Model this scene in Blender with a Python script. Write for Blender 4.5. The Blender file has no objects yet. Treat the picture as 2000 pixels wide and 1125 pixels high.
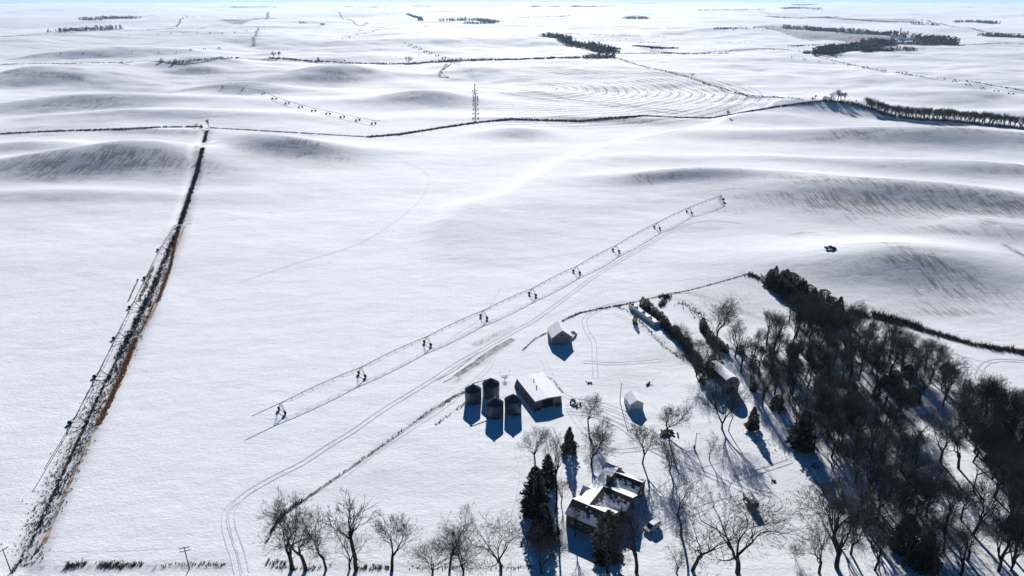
import bpy, math, random
import numpy as np
from mathutils import Vector, Matrix
R=math.radians
random.seed(7)
scene=bpy.context.scene
col=scene.collection

# ------------------------------------------------------------------ camera
CAM_H=130.0
FPX=1333.0                      # focal length in pixels of a 2000 px wide frame
PITCH=math.atan(564/1333.)
CP,SP=math.cos(PITCH),math.sin(PITCH)
cd=bpy.data.cameras.new('camera'); cam=bpy.data.objects.new('camera',cd); col.objects.link(cam)
cam.location=(0,0,CAM_H); cam.rotation_euler=(math.pi/2-PITCH,0,0)
cd.sensor_width=36; cd.lens=36*FPX/2000; cd.clip_start=1; cd.clip_end=80000
scene.camera=cam
# ------------------------------------------------------------------ light
SUN_EL=24.0
SUN_AZ=0.0                      # straight ahead of the camera (+Y)
w=bpy.data.worlds.new('World'); scene.world=w; w.use_nodes=True
nt=w.node_tree; nt.nodes.clear()
sky=nt.nodes.new('ShaderNodeTexSky'); sky.sky_type='NISHITA'; sky.sun_disc=False
sky.sun_elevation=R(SUN_EL); sky.sun_rotation=R(SUN_AZ); sky.altitude=500; sky.air_density=1.0; sky.dust_density=0.1; sky.ozone_density=6.0
bg=nt.nodes.new('ShaderNodeBackground'); bg.inputs[1].default_value=0.05
hs=nt.nodes.new('ShaderNodeHueSaturation'); hs.inputs['Saturation'].default_value=1.9; hs.inputs['Value'].default_value=0.72
wo=nt.nodes.new('ShaderNodeOutputWorld')
nt.links.new(sky.outputs[0],hs.inputs['Color']); nt.links.new(hs.outputs[0],bg.inputs[0]); nt.links.new(bg.outputs[0],wo.inputs[0])
sl=bpy.data.lights.new('sun','SUN'); sl.energy=5.0; sl.angle=R(0.5); sl.color=(1.0,0.965,0.92)
so=bpy.data.objects.new('sun',sl); col.objects.link(so)
sd=Vector((math.sin(R(SUN_AZ))*math.cos(R(SUN_EL)),math.cos(R(SUN_AZ))*math.cos(R(SUN_EL)),math.sin(R(SUN_EL))))
so.rotation_euler=sd.to_track_quat('Z','Y').to_euler()
scene.view_settings.view_transform='Standard'; scene.view_settings.look='None'
scene.view_settings.gamma=1; scene.view_settings.exposure=0.50
scene.cycles.volume_bounces=1
scene.cycles.volume_max_steps=64

# ------------------------------------------------------------------ noise / terrain function
def _hash(ix,iy,s):
    n=(ix.astype(np.int64)*374761393+iy.astype(np.int64)*668265263+s*1442695041)&0x7fffffff
    n=((n^(n>>13))*1274126177)&0x7fffffff
    return ((n^(n>>16))&0xffff)/65535.0
def vnoise(x,y,s=0):
    x=np.asarray(x,float); y=np.asarray(y,float)
    ix=np.floor(x); iy=np.floor(y); fx=x-ix; fy=y-iy
    ux=fx**3*(fx*(fx*6-15)+10); uy=fy**3*(fy*(fy*6-15)+10)
    ix=ix.astype(np.int64); iy=iy.astype(np.int64)
    a=_hash(ix,iy,s);b=_hash(ix+1,iy,s);c=_hash(ix,iy+1,s);d=_hash(ix+1,iy+1,s)
    return (a*(1-ux)+b*ux)*(1-uy)+(c*(1-ux)+d*ux)*uy-0.5
def flat(px,py,h=0.0):
    u=(px-1000)/FPX; v=(py-562.5)/FPX
    t=(CAM_H-h)/(SP+v*CP); return (u*t,(CP-v*SP)*t)
def sstep(a,b,x):
    t=np.clip((x-a)/(b-a),0,1); return t*t*(3-2*t)
# camera-facing rises seen in the photograph: px, py, half width m, half depth m, height m
HILLS=[(150,352,95,42,8.5),(290,327,55,26,5),(535,312,62,30,7.5),(465,298,40,24,4.5),(40,300,60,25,4),(290,262,50,14,1.6),(90,395,90,16,1.6),
 (60,168,120,80,13),(170,212,130,45,8),(370,143,120,90,13),(640,156,90,70,10),(820,208,75,45,8),(470,180,110,50,9),(300,235,160,25,3.2),
 (1010,270,38,24,3.2),(1120,240,90,20,2.2),(1270,243,60,16,1.8),
 (1620,226,130,38,6.5),(1790,282,170,30,6.5),(1950,292,100,26,3),(1900,345,100,24,4),(1600,332,120,16,1.6),(1320,375,55,17,3.0),(1450,376,60,14,1.6),
 (1730,405,90,24,2.8),(1950,420,80,26,3.5),(1840,560,60,30,4.2),(1990,480,40,22,2.5),(1640,560,60,26,1.6),
 (880,95,220,160,14),(1050,92,140,110,10),(600,98,260,130,12),(200,112,300,110,11),(450,95,260,140,11),(740,82,200,180,12),
 (1250,82,220,150,12),(1480,70,300,200,14),(1750,165,260,60,3),(1900,120,300,120,6),(1500,125,300,80,4)]
HW=[]
for px,py,sx,sy,A in HILLS:
    X,Y=flat(px,py); HW.append((X,Y+sy,sx,sy,A*(1.8 if Y<1000 else 1.5)))
def polydist(x,y,pts,signed=False):
    best=np.full(np.shape(x),1e18); sg=np.ones(np.shape(x))
    for (x0,y0),(x1,y1) in zip(pts[:-1],pts[1:]):
        dx,dy=x1-x0,y1-y0; L=dx*dx+dy*dy+1e-9
        t=np.clip(((x-x0)*dx+(y-y0)*dy)/L,0,1)
        d=(x-x0-t*dx)**2+(y-y0-t*dy)**2
        if signed: sg=np.where(d<best,np.sign(dx*(y-y0)-dy*(x-x0)),sg)
        best=np.minimum(best,d)
    return np.sqrt(best)*sg
TERR=[flat(*q) for q in [(1480,228),(1380,256),(1200,292),(1100,332),(1040,366),(1000,394),(922,410),(893,440),(888,470),(890,500),(896,540)]]
DITCH=[flat(*q) for q in [(403,252),(382,345),(350,440),(310,535),(266,632),(200,755),(150,855),(95,965),(60,1050),(30,1125)]]
def H(x,y):
    x=np.asarray(x,float); y=np.asarray(y,float)
    r=np.sqrt(x*x+y*y)
    far=sstep(420,1400,r); vfar=sstep(1500,6000,r)
    near=sstep(180,520,r)
    h=near*2.2*vnoise((x+.6*y)/110,(y-.3*x)/70,1)+near*0.6*vnoise((x+y)/40,(y-.4*x)/28,2)+near*0.2*vnoise(x/17+y/30,y/11,9)
    h=h+far*(15*vnoise(x/330+5,y/230,3)+(1-.75*vfar)*(8*vnoise((x+.8*y)/150,(y-.3*x)/105+3,4)+3.4*vnoise((x-.4*y)/70,y/48,5)+1.6*vnoise(x/33,y/24,10)))
    h=h+vfar*(46*vnoise(x/1500,y/1100,6)+24*vnoise(x/600,y/500,8))
    for X,Y,sx,sy,A in HW:
        m=(np.abs(x-X)<3.5*sx)&(np.abs(y-Y)<3.5*sy)
        if np.ndim(x)==0:
            if m: h=h+A*math.exp(-((x-X)/sx)**2-((y-Y)/sy)**2)
        else:
            if m.any():
                g=A*np.exp(-((x[m]-X)/sx)**2-((y[m]-Y)/sy)**2); h=np.array(h); h[m]+=g
    # broad rise where the pivot centre stands
    h=h+9*np.exp(-((x-190)/120)**2-((y-500)/110)**2)
    sd_=polydist(x,y,TERR,True); ex,ey=TERR[-1]
    fade=sstep(ey+4,ey+120,y)
    h=h+5.5*fade*np.exp(-(sd_/np.where(sd_>0,75.0,15.0))**2)-1.0*sstep(7,1,polydist(x,y,DITCH))
    return h
def Hs(x,y): return float(H(np.array([x]),np.array([y]))[0])
def G(px,py):
    """world point where the photo's ray meets the ground"""
    u=(px-1000)/FPX; v=(py-562.5)/FPX
    dx,dy,dz=u,CP-v*SP,-(SP+v*CP)
    tf=CAM_H/max(-dz,0.0045)
    ts=np.linspace(tf*0.75,tf*1.35,260)
    hz=CAM_H+dz*ts-H(dx*ts,dy*ts)
    k=np.where(hz<=0)[0]
    k=int(k[0]) if len(k) else len(ts)-1
    if k==0: t=ts[0]
    else:
        a,b=hz[k-1],hz[k]; t=ts[k-1]+(ts[k]-ts[k-1])*(a/(a-b) if a!=b else 0)
    x,y=dx*t,dy*t
    return Vector((x,y,Hs(x,y)))
def dense(pts,step=11.0):
    out=[pts[0]]
    for a,b in zip(pts[:-1],pts[1:]):
        n=max(1,int(math.hypot(b[0]-a[0],b[1]-a[1])/step))
        out+=[(a[0]+(b[0]-a[0])*k/n,a[1]+(b[1]-a[1])*k/n) for k in range(1,n+1)]
    return out
def height_to(p,py):
    """height above ground of a thing standing at p whose top shows at photo row py"""
    v=(py-562.5)/FPX; t=p.y/(CP-v*SP)
    return CAM_H-t*(SP+v*CP)-p.z

# ------------------------------------------------------------------ materials
def mat(name,color,rough=0.8,metal=0.0,noise=None,scale=4.0,bump=0.0,spec=0.3,coords='Object'):
    m=bpy.data.materials.new(name); m.use_nodes=True; n=m.node_tree
    b=n.nodes['Principled BSDF']; b.inputs['Roughness'].default_value=rough; b.inputs['Metallic'].default_value=metal
    b.inputs['Specular IOR Level'].default_value=spec
    b.inputs['Base Color'].default_value=(*color,1)
    if noise:
        tc=n.nodes.new('ShaderNodeTexCoord'); t=n.nodes.new('ShaderNodeTexNoise'); t.inputs['Scale'].default_value=scale; t.inputs['Detail'].default_value=5
        n.links.new(tc.outputs[coords],t.inputs['Vector'])
        r=n.nodes.new('ShaderNodeValToRGB'); r.color_ramp.elements[0].position=0.35; r.color_ramp.elements[1].position=0.65
        r.color_ramp.elements[0].color=(*color,1); r.color_ramp.elements[1].color=(*noise,1)
        n.links.new(t.outputs[0],r.inputs[0]); n.links.new(r.outputs[0],b.inputs['Base Color'])
        if bump:
            bp=n.nodes.new('ShaderNodeBump'); bp.inputs['Strength'].default_value=bump; bp.inputs['Distance'].default_value=0.05
            n.links.new(t.outputs[0],bp.inputs['Height']); n.links.new(bp.outputs[0],b.inputs['Normal'])
    return m
def snowy(name,under,z0,z1,scale=1.2,under2=None,inv=False):
    """a roof surface: bare covering above, wind-left snow from z1 down to z0 (object space height)"""
    m=bpy.data.materials.new(name); m.use_nodes=True; n=m.node_tree; b=n.nodes['Principled BSDF']
    tc=n.nodes.new('ShaderNodeTexCoord'); sep=n.nodes.new('ShaderNodeSeparateXYZ'); n.links.new(tc.outputs['Object'],sep.inputs[0])
    mr=n.nodes.new('ShaderNodeMapRange'); mr.inputs[1].default_value=z0; mr.inputs[2].default_value=z1; mr.inputs[3].default_value=1; mr.inputs[4].default_value=0
    n.links.new(sep.outputs[2],mr.inputs[0])
    t=n.nodes.new('ShaderNodeTexNoise'); t.inputs['Scale'].default_value=scale; t.inputs['Detail'].default_value=6; t.inputs['Roughness'].default_value=0.65
    n.links.new(tc.outputs['Object'],t.inputs['Vector'])
    ad=n.nodes.new('ShaderNodeMath'); ad.operation='ADD'; n.links.new(mr.outputs[0],ad.inputs[0])
    ml=n.nodes.new('ShaderNodeMath'); ml.operation='MULTIPLY_ADD'; ml.inputs[1].default_value=2.2; ml.inputs[2].default_value=-1.1
    n.links.new(t.outputs[0],ml.inputs[0]); n.links.new(ml.outputs[0],ad.inputs[1])
    r=n.nodes.new('ShaderNodeValToRGB'); r.color_ramp.elements[0].position=0.42; r.color_ramp.elements[1].position=0.58
    r.color_ramp.elements[0].color=(*under,1); r.color_ramp.elements[1].color=(0.78,0.80,0.84,1)
    n.links.new(ad.outputs[0],r.inputs[0]); n.links.new(r.outputs[0],b.inputs['Base Color'])
    b.inputs['Roughness'].default_value=0.8
    return m
M={}
M['bark']=mat('bark',(0.012,0.010,0.009),0.95,noise=(0.026,0.020,0.017),scale=3,bump=0.4)
M['twig']=mat('twig',(0.020,0.017,0.016),0.95,noise=(0.046,0.038,0.033),scale=0.8)
M['twig_red']=mat('twig_red',(0.060,0.038,0.028),0.95,noise=(0.085,0.055,0.04),scale=0.8)
M['needle']=mat('needle',(0.006,0.009,0.007),0.9,noise=(0.015,0.018,0.010),scale=1.3)
M['weed']=mat('weed',(0.075,0.052,0.038),0.95,noise=(0.14,0.10,0.07),scale=0.4)
M['darkweed']=mat('darkweed',(0.035,0.028,0.026),0.95,noise=(0.07,0.052,0.04),scale=0.3)
M['gold']=mat('gold',(0.46,0.27,0.10),0.95,noise=(0.30,0.17,0.07),scale=0.5)
M['snow']=mat('snow',(0.80,0.82,0.86),0.75,noise=(0.72,0.75,0.80),scale=0.7,bump=0.15)
M['track_shade']=mat('track_shade',(0.40,0.43,0.50),0.85,noise=(0.60,0.62,0.67),scale=0.9,coords='Object')  # compacted snow, coloured darker to stand in for shade in the ruts
M['track_shade_faint']=mat('track_shade_faint',(0.60,0.62,0.67),0.85,noise=(0.74,0.76,0.80),scale=0.6)  # paler version, rut shade again put into the colour
M['road']=mat('road',(0.12,0.11,0.11),0.9,noise=(0.35,0.35,0.37),scale=0.08)
M['dirt']=mat('dirt',(0.14,0.115,0.10),0.95,noise=(0.55,0.55,0.57),scale=0.35)
M['galv']=mat('galv',(0.045,0.058,0.08),0.42,0.5,noise=(0.08,0.10,0.13),scale=1.2)
M['binroof']=mat('bin_roof',(0.09,0.10,0.11),0.32,0.75)
M['tan']=mat('tan_grass',(0.30,0.19,0.08),0.95,noise=(0.55,0.54,0.54),scale=0.5)
M['farbin']=mat('farbin',(0.42,0.44,0.47),0.5,0.2)
M['steel']=mat('steel',(0.05,0.05,0.055),0.55,0.5)
M['pipe']=mat('pipe',(0.045,0.042,0.048),0.95,0.0,spec=0.05)
M['rubber']=mat('rubber',(0.012,0.012,0.012),0.9)
M['oldwood']=mat('oldwood',(0.16,0.15,0.15),0.95,noise=(0.27,0.25,0.24),scale=1.6,bump=0.3)
M['white']=mat('white_paint',(0.62,0.63,0.62),0.7,noise=(0.50,0.50,0.49),scale=1.2)
M['darkmetal']=mat('dark_metal',(0.050,0.048,0.050),0.7,0.0,noise=(0.085,0.08,0.08),scale=1.0)
M['shopwall']=mat('shop_wall',(0.16,0.15,0.14),0.8,noise=(0.22,0.21,0.2),scale=0.8)
M['brick']=mat('brick_siding',(0.085,0.05,0.04),0.9,noise=(0.12,0.075,0.06),scale=1.5)
M['black']=mat('black',(0.008,0.008,0.010),0.5)
M['glass']=mat('glass',(0.02,0.025,0.03),0.12,0.0,spec=0.7)
M['carwhite']=mat('car_white',(0.36,0.36,0.34),0.35,noise=(0.42,0.42,0.4),scale=2)
M['cardark']=mat('car_dark',(0.006,0.007,0.010),0.25,0.3)
M['red']=mat('tail_red',(0.30,0.02,0.02),0.4)
M['pole']=mat('pole_wood',(0.10,0.08,0.07),0.9,noise=(0.16,0.13,0.11),scale=2)
M['rust']=mat('rust',(0.05,0.032,0.024),0.9,noise=(0.028,0.02,0.018),scale=3)
M['timber']=mat('timber',(0.30,0.23,0.15),0.9)

# ------------------------------------------------------------------ mesh helpers
def link(name,me,m=None,parent=None):
    o=bpy.data.objects.new(name,me); col.objects.link(o)
    if m is not None and me is not None: me.materials.append(M[m] if isinstance(m,str) else m)
    if parent: o.parent=parent
    return o
def arr_mesh(name,V,F,k):
    V=np.asarray(V,dtype=np.float32).reshape(-1,3); F=np.asarray(F,dtype=np.int32).reshape(-1,k)
    me=bpy.data.meshes.new(name); me.vertices.add(len(V)); me.vertices.foreach_set('co',V.ravel())
    me.loops.add(F.size); me.loops.foreach_set('vertex_index',F.ravel())
    me.polygons.add(len(F)); me.polygons.foreach_set('loop_start',np.arange(len(F),dtype=np.int32)*k)
    me.update(calc_edges=True); return me
def thing(name,label,cat,loc=(0,0,0),rot=0,group=None):
    o=bpy.data.objects.new(name,None); col.objects.link(o); o.location=loc; o.rotation_euler=(0,0,rot)
    o.empty_display_size=0.3
    tag(o,label,cat,group); return o
def tag(o,label,cat,group=None,kind=None):
    if label: o['label']=label
    if cat: o['category']=cat
    if group: o['group']=group
    if kind: o['kind']=kind
    return o
def dup(root,label=None,group=None):
    r=root.copy(); col.objects.link(r)
    if label: r['label']=label
    if group: r['group']=group
    for ch in root.children:
        c=ch.copy(); col.objects.link(c); c.parent=r
        for g in ch.children:
            d=g.copy(); col.objects.link(d); d.parent=c
    return r
class MB:
    def __init__(s): s.v=[]; s.f=[]
    def box(s,x0,x1,y0,y1,z0,z1,mx=None):
        b=len(s.v)
        for z in (z0,z1):
            for x,y in ((x0,y0),(x1,y0),(x1,y1),(x0,y1)):
                p=Vector((x,y,z)); s.v.append(tuple(mx@p) if mx else tuple(p))
        s.f+=[(b,b+3,b+2,b+1),(b+4,b+5,b+6,b+7),(b,b+1,b+5,b+4),(b+1,b+2,b+6,b+5),(b+2,b+3,b+7,b+6),(b+3,b,b+4,b+7)]
        return s
    def poly(s,pts):
        b=len(s.v); s.v+= [tuple(p) for p in pts]; s.f.append(tuple(range(b,b+len(pts)))); return s
    def slab(s,pts,t):
        """a thick sheet: pts polygon (ccw from above), thickness t downwards"""
        b=len(s.v); n=len(pts)
        s.v+=[tuple(p) for p in pts]+[(p[0],p[1],p[2]-t) for p in pts]
        s.f.append(tuple(range(b,b+n))); s.f.append(tuple(range(b+2*n-1,b+n-1,-1)))
        for i in range(n):
            j=(i+1)%n; s.f.append((b+i,b+n+i,b+n+j,b+j))
        return s
    def prism(s,prof,y0,y1):
        """profile (x,z) extruded along y"""
        b=len(s.v); n=len(prof)
        s.v+=[(x,y0,z) for x,z in prof]+[(x,y1,z) for x,z in prof]
        s.f.append(tuple(range(b,b+n))); s.f.append(tuple(range(b+2*n-1,b+n-1,-1)))
        for i in range(n):
            j=(i+1)%n; s.f.append((b+j,b+i,b+n+i,b+n+j))
        return s
    def tube(s,p0,p1,r0,r1=None,n=6):
        r1=r0 if r1 is None else r1
        p0=Vector(p0);p1=Vector(p1); d=(p1-p0); 
        if d.length<1e-6: return s
        d.normalize(); a=d.orthogonal().normalized(); c=d.cross(a); b=len(s.v)
        for p,r in ((p0,r0),(p1,r1)):
            for i in range(n):
                t=2*math.pi*i/n; q=p+a*math.cos(t)*r+c*math.sin(t)*r; s.v.append(tuple(q))
        for i in range(n):
            j=(i+1)%n; s.f.append((b+i,b+j,b+n+j,b+n+i))
        s.f.append(tuple(range(b+n-1,b-1,-1))); s.f.append(tuple(range(b+n,b+2*n)))
        return s
    def lathe(s,prof,n=24,cx=0,cy=0):
        b=len(s.v)
        for r,z in prof:
            for i in range(n):
                t=2*math.pi*i/n; s.v.append((cx+r*math.cos(t),cy+r*math.sin(t),z))
        for k in range(len(prof)-1):
            for i in range(n):
                j=(i+1)%n; s.f.append((b+k*n+i,b+k*n+j,b+(k+1)*n+j,b+(k+1)*n+i))
        return s
    def build(s,name,m,parent=None,smooth=False):
        me=bpy.data.meshes.new(name); me.from_pydata(s.v,[],s.f); me.update()
        if smooth:
            me.polygons.foreach_set('use_smooth',[True]*len(me.polygons))
        return link(name,me,m,parent)

# ------------------------------------------------------------------ ground
def build_ground():
    rings=[0.5,20.0]
    r=45.0
    while r<30000:
        rings.append(r); r+=max(1.1,r*0.0058) if r<9000 else r*0.012
    angs=list(np.arange(-48,48.01,0.15))+list(np.arange(49,312,3.0))
    rr=np.array(rings); aa=np.radians(np.array(angs))
    RR,AA=np.meshgrid(rr,aa,indexing='ij')
    X=(RR*np.sin(AA)).ravel(); Y=(RR*np.cos(AA)).ravel()
    Z=H(X,Y)
    nr,na=len(rr),len(aa)
    i=np.arange(nr-1)[:,None]; j=np.arange(na)[None,:]; j2=(j+1)%na
    F=np.stack([(i*na+j)+0*j2,(i+1)*na+j+0*j2,(i+1)*na+j2,i*na+j2],-1).reshape(-1,4)
    F=F[:,::-1]
    me=arr_mesh('snowy_ground',np.stack([X,Y,Z],1),F,4)
    me.polygons.foreach_set('use_smooth',np.ones(len(me.polygons),dtype=bool))
    # stubble cover, plus painted shade on slopes facing away from the sun
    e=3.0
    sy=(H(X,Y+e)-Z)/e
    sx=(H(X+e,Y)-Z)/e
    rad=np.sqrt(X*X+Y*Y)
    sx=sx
    slope_shade=np.clip((sy+0.35*sx-0.03)*5.0,0,1)*sstep(300,480,rad)  # darkens slopes facing away from the sun; shade put into the colour
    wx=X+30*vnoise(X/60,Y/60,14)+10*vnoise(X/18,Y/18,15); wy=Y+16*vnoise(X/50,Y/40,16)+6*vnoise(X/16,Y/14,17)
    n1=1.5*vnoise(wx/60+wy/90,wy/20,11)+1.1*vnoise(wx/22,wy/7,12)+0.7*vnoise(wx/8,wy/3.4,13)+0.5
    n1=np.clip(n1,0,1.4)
    bare=slope_shade*n1*0.55  # bare also carries the painted slope shade, not only stubble
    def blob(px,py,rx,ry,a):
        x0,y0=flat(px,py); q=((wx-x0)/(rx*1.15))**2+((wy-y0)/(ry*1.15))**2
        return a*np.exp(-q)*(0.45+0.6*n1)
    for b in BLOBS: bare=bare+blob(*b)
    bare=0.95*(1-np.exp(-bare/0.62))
    wob=3.0*vnoise(X/14,Y/14,21)+1.4*vnoise(X/5,Y/5,22)
    for pts,wd,a in BARELINES:
        P=[flat(*q) for q in pts]
        d=polydist(X,Y,P)+wob*min(wd/6.,12)
        bare=np.maximum(bare,a*np.clip(1.4-d/wd,0,1))
    for pts,a in FIELDS:
        P=[flat(*q) for q in pts]; ins=np.zeros(len(X),bool)
        for (x0,y0),(x1,y1) in zip(P,P[1:]+P[:1]):
            c=((y0>Y)!=(y1>Y))&(X<(x1-x0)*(Y-y0)/(y1-y0+1e-9)+x0); ins^=c
        a=a*(1.6 if a>=.4 else 1.0); bare=np.maximum(bare,ins*a*(0.6+0.8*(vnoise(X/200,Y/120,31)+0.5)))
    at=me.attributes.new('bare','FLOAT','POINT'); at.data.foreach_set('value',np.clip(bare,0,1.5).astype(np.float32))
    # ring-ploughed field
    cx,cy=RC
    q=np.sqrt((X-cx)**2+(Y-cy)**2)
    ring=sstep(395,370,q)*sstep(35,60,q)*sstep(-0.35,0.25,(X-cx)/(q+1))
    at=me.attributes.new('ring','FLOAT','POINT'); at.data.foreach_set('value',ring.astype(np.float32))
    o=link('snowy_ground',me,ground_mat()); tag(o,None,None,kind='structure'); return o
RC=flat(1010,172)
BLOBS=[(300,332,26,5,1.0),(555,300,22,5,.9),(600,312,20,5,.8),(500,288,18,5,.8),(1225,705,16,6,.45),(1170,745,10,5,.4),(1290,690,14,6,.35),(1140,860,8,4,.3),(1130,600,14,5,.3),(700,950,12,6,.25),(880,900,14,6,.25),(1420,600,14,10,.45),(1380,580,10,6,.35),(1560,980,10,6,.6),(1480,900,14,8,.35),(1820,420,150,38,.40),(1680,385,90,18,.35),(1830,560,110,32,.38),(1900,600,60,20,.3),(140,365,110,34,.40),(290,340,60,16,.5),(540,312,55,20,.45),(480,290,30,14,.5),(1800,278,160,14,.38),(1900,340,100,10,.4),(1330,372,60,12,.3),(1450,372,60,10,.3),(620,330,40,14,.3),(350,265,80,12,.35),(80,250,80,16,.35),  # broad faint blobs paint shade on sun-averted slopes; small ones are stubble
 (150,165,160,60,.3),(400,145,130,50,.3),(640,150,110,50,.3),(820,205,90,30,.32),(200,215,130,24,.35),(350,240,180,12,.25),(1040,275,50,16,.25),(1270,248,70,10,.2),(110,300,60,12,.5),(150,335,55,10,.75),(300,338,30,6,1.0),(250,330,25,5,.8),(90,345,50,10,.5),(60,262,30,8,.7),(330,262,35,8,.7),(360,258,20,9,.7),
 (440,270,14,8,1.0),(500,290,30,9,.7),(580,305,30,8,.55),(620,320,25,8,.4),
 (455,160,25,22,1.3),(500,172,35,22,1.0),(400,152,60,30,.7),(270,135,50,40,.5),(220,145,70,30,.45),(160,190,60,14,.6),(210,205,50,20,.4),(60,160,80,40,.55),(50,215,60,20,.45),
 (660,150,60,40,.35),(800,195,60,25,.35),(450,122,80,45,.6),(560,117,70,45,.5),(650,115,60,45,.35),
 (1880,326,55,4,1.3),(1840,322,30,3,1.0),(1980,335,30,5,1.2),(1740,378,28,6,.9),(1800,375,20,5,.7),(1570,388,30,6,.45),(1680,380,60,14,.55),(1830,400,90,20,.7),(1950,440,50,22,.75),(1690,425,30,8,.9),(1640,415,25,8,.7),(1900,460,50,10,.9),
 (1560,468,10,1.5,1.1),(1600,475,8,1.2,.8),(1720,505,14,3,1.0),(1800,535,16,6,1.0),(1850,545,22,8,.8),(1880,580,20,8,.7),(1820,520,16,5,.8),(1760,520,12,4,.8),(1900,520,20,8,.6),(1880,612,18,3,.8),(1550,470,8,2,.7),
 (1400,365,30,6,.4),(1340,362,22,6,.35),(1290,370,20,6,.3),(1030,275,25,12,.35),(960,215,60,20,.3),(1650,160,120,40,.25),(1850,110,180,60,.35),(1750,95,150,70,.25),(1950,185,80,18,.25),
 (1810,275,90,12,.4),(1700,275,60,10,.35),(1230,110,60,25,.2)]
BARELINES=[([(403,256),(382,345),(352,438)],3.0,.75),([(350,440),(315,532),(275,628),(205,760),(150,862),(90,985),(50,1080)],6.0,.60),
 ([(225,720),(160,840),(115,930),(75,1020)],3.0,.5),
 ([(930,672),(1000,640)],2.0,.7),([(890,745),(990,672)],1.8,.55),([(860,790),(780,845),(700,905)],1.8,.45),
 ([(1280,580),(1310,576),(1330,600),(1400,650)],2.5,.4),([(1320,585),(1345,590),(1390,625)],2.6,.65),([(1450,540),(1500,560),(1530,585)],3.0,.6),
 ([(1660,600),(1740,628),(1850,660),(1920,680),(2000,690)],3.0,.55),([(1525,975),(1560,985),(1600,1010)],3,.4),([(1230,600),(1260,640),(1310,680)],2.5,.45),
 ([(1560,950),(1650,960),(1700,1010)],5,.3),([(1180,570),(1120,600),(1070,620)],1.2,.4),
 ([(60,1110),(440,1105)],2.0,.65),([(520,1105),(1060,1108)],1.5,.4),
 ([(930,168),(1010,178),(1100,190),(1200,203),(1330,222)],7,.75),([(960,182),(1080,194),(1200,208),(1320,226)],5,.9),([(870,122),(1000,124),(1160,130),(1290,140)],10,.7),([(880,130),(940,160),(1030,166)],7,.55),
 ([(1360,205),(1420,200),(1480,196)],3,.8),
 ([(1960,490),(2000,512)],2.5,1.0)]
FIELDS=[([(425,47),(470,52),(476,50),(580,37),(480,45)],.9),([(1400,57),(1530,48),(1600,58),(1700,62),(1740,78),(1640,86),(1500,66)],.7),
 ([(1500,28),(1550,30),(1750,42),(1700,44),(1560,40)],.8),([(1640,76),(1760,68),(1750,84),(1650,88)],.6),([(1500,36),(1530,30),(1560,38)],.7),
 ([(700,12),(1050,13),(1050,20),(680,19)],.35),([(900,40),(1130,37),(1060,43),(900,45)],.5),([(0,72),(520,53),(500,90),(0,100)],.30),
 ([(1630,85),(1700,95),(2000,170),(2000,85)],.14),([(0,40),(250,35),(200,50),(0,60)],.25),([(1080,75),(1240,70),(1260,85),(1120,84)],.4),([(1650,103),(1790,96),(1810,92),(1700,92)],.75),  # the polygon beside the central belt paints terrain shadow in hollows
 ([(1690,36),(1790,36),(1800,44),(1720,44)],.5),([(1300,55),(1420,52),(1430,58),(1310,60)],.6),([(620,95),(860,80),(900,100),(700,116)],.22),([(1380,245),(1520,205),(1500,200),(1350,232)],.1)]
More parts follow.
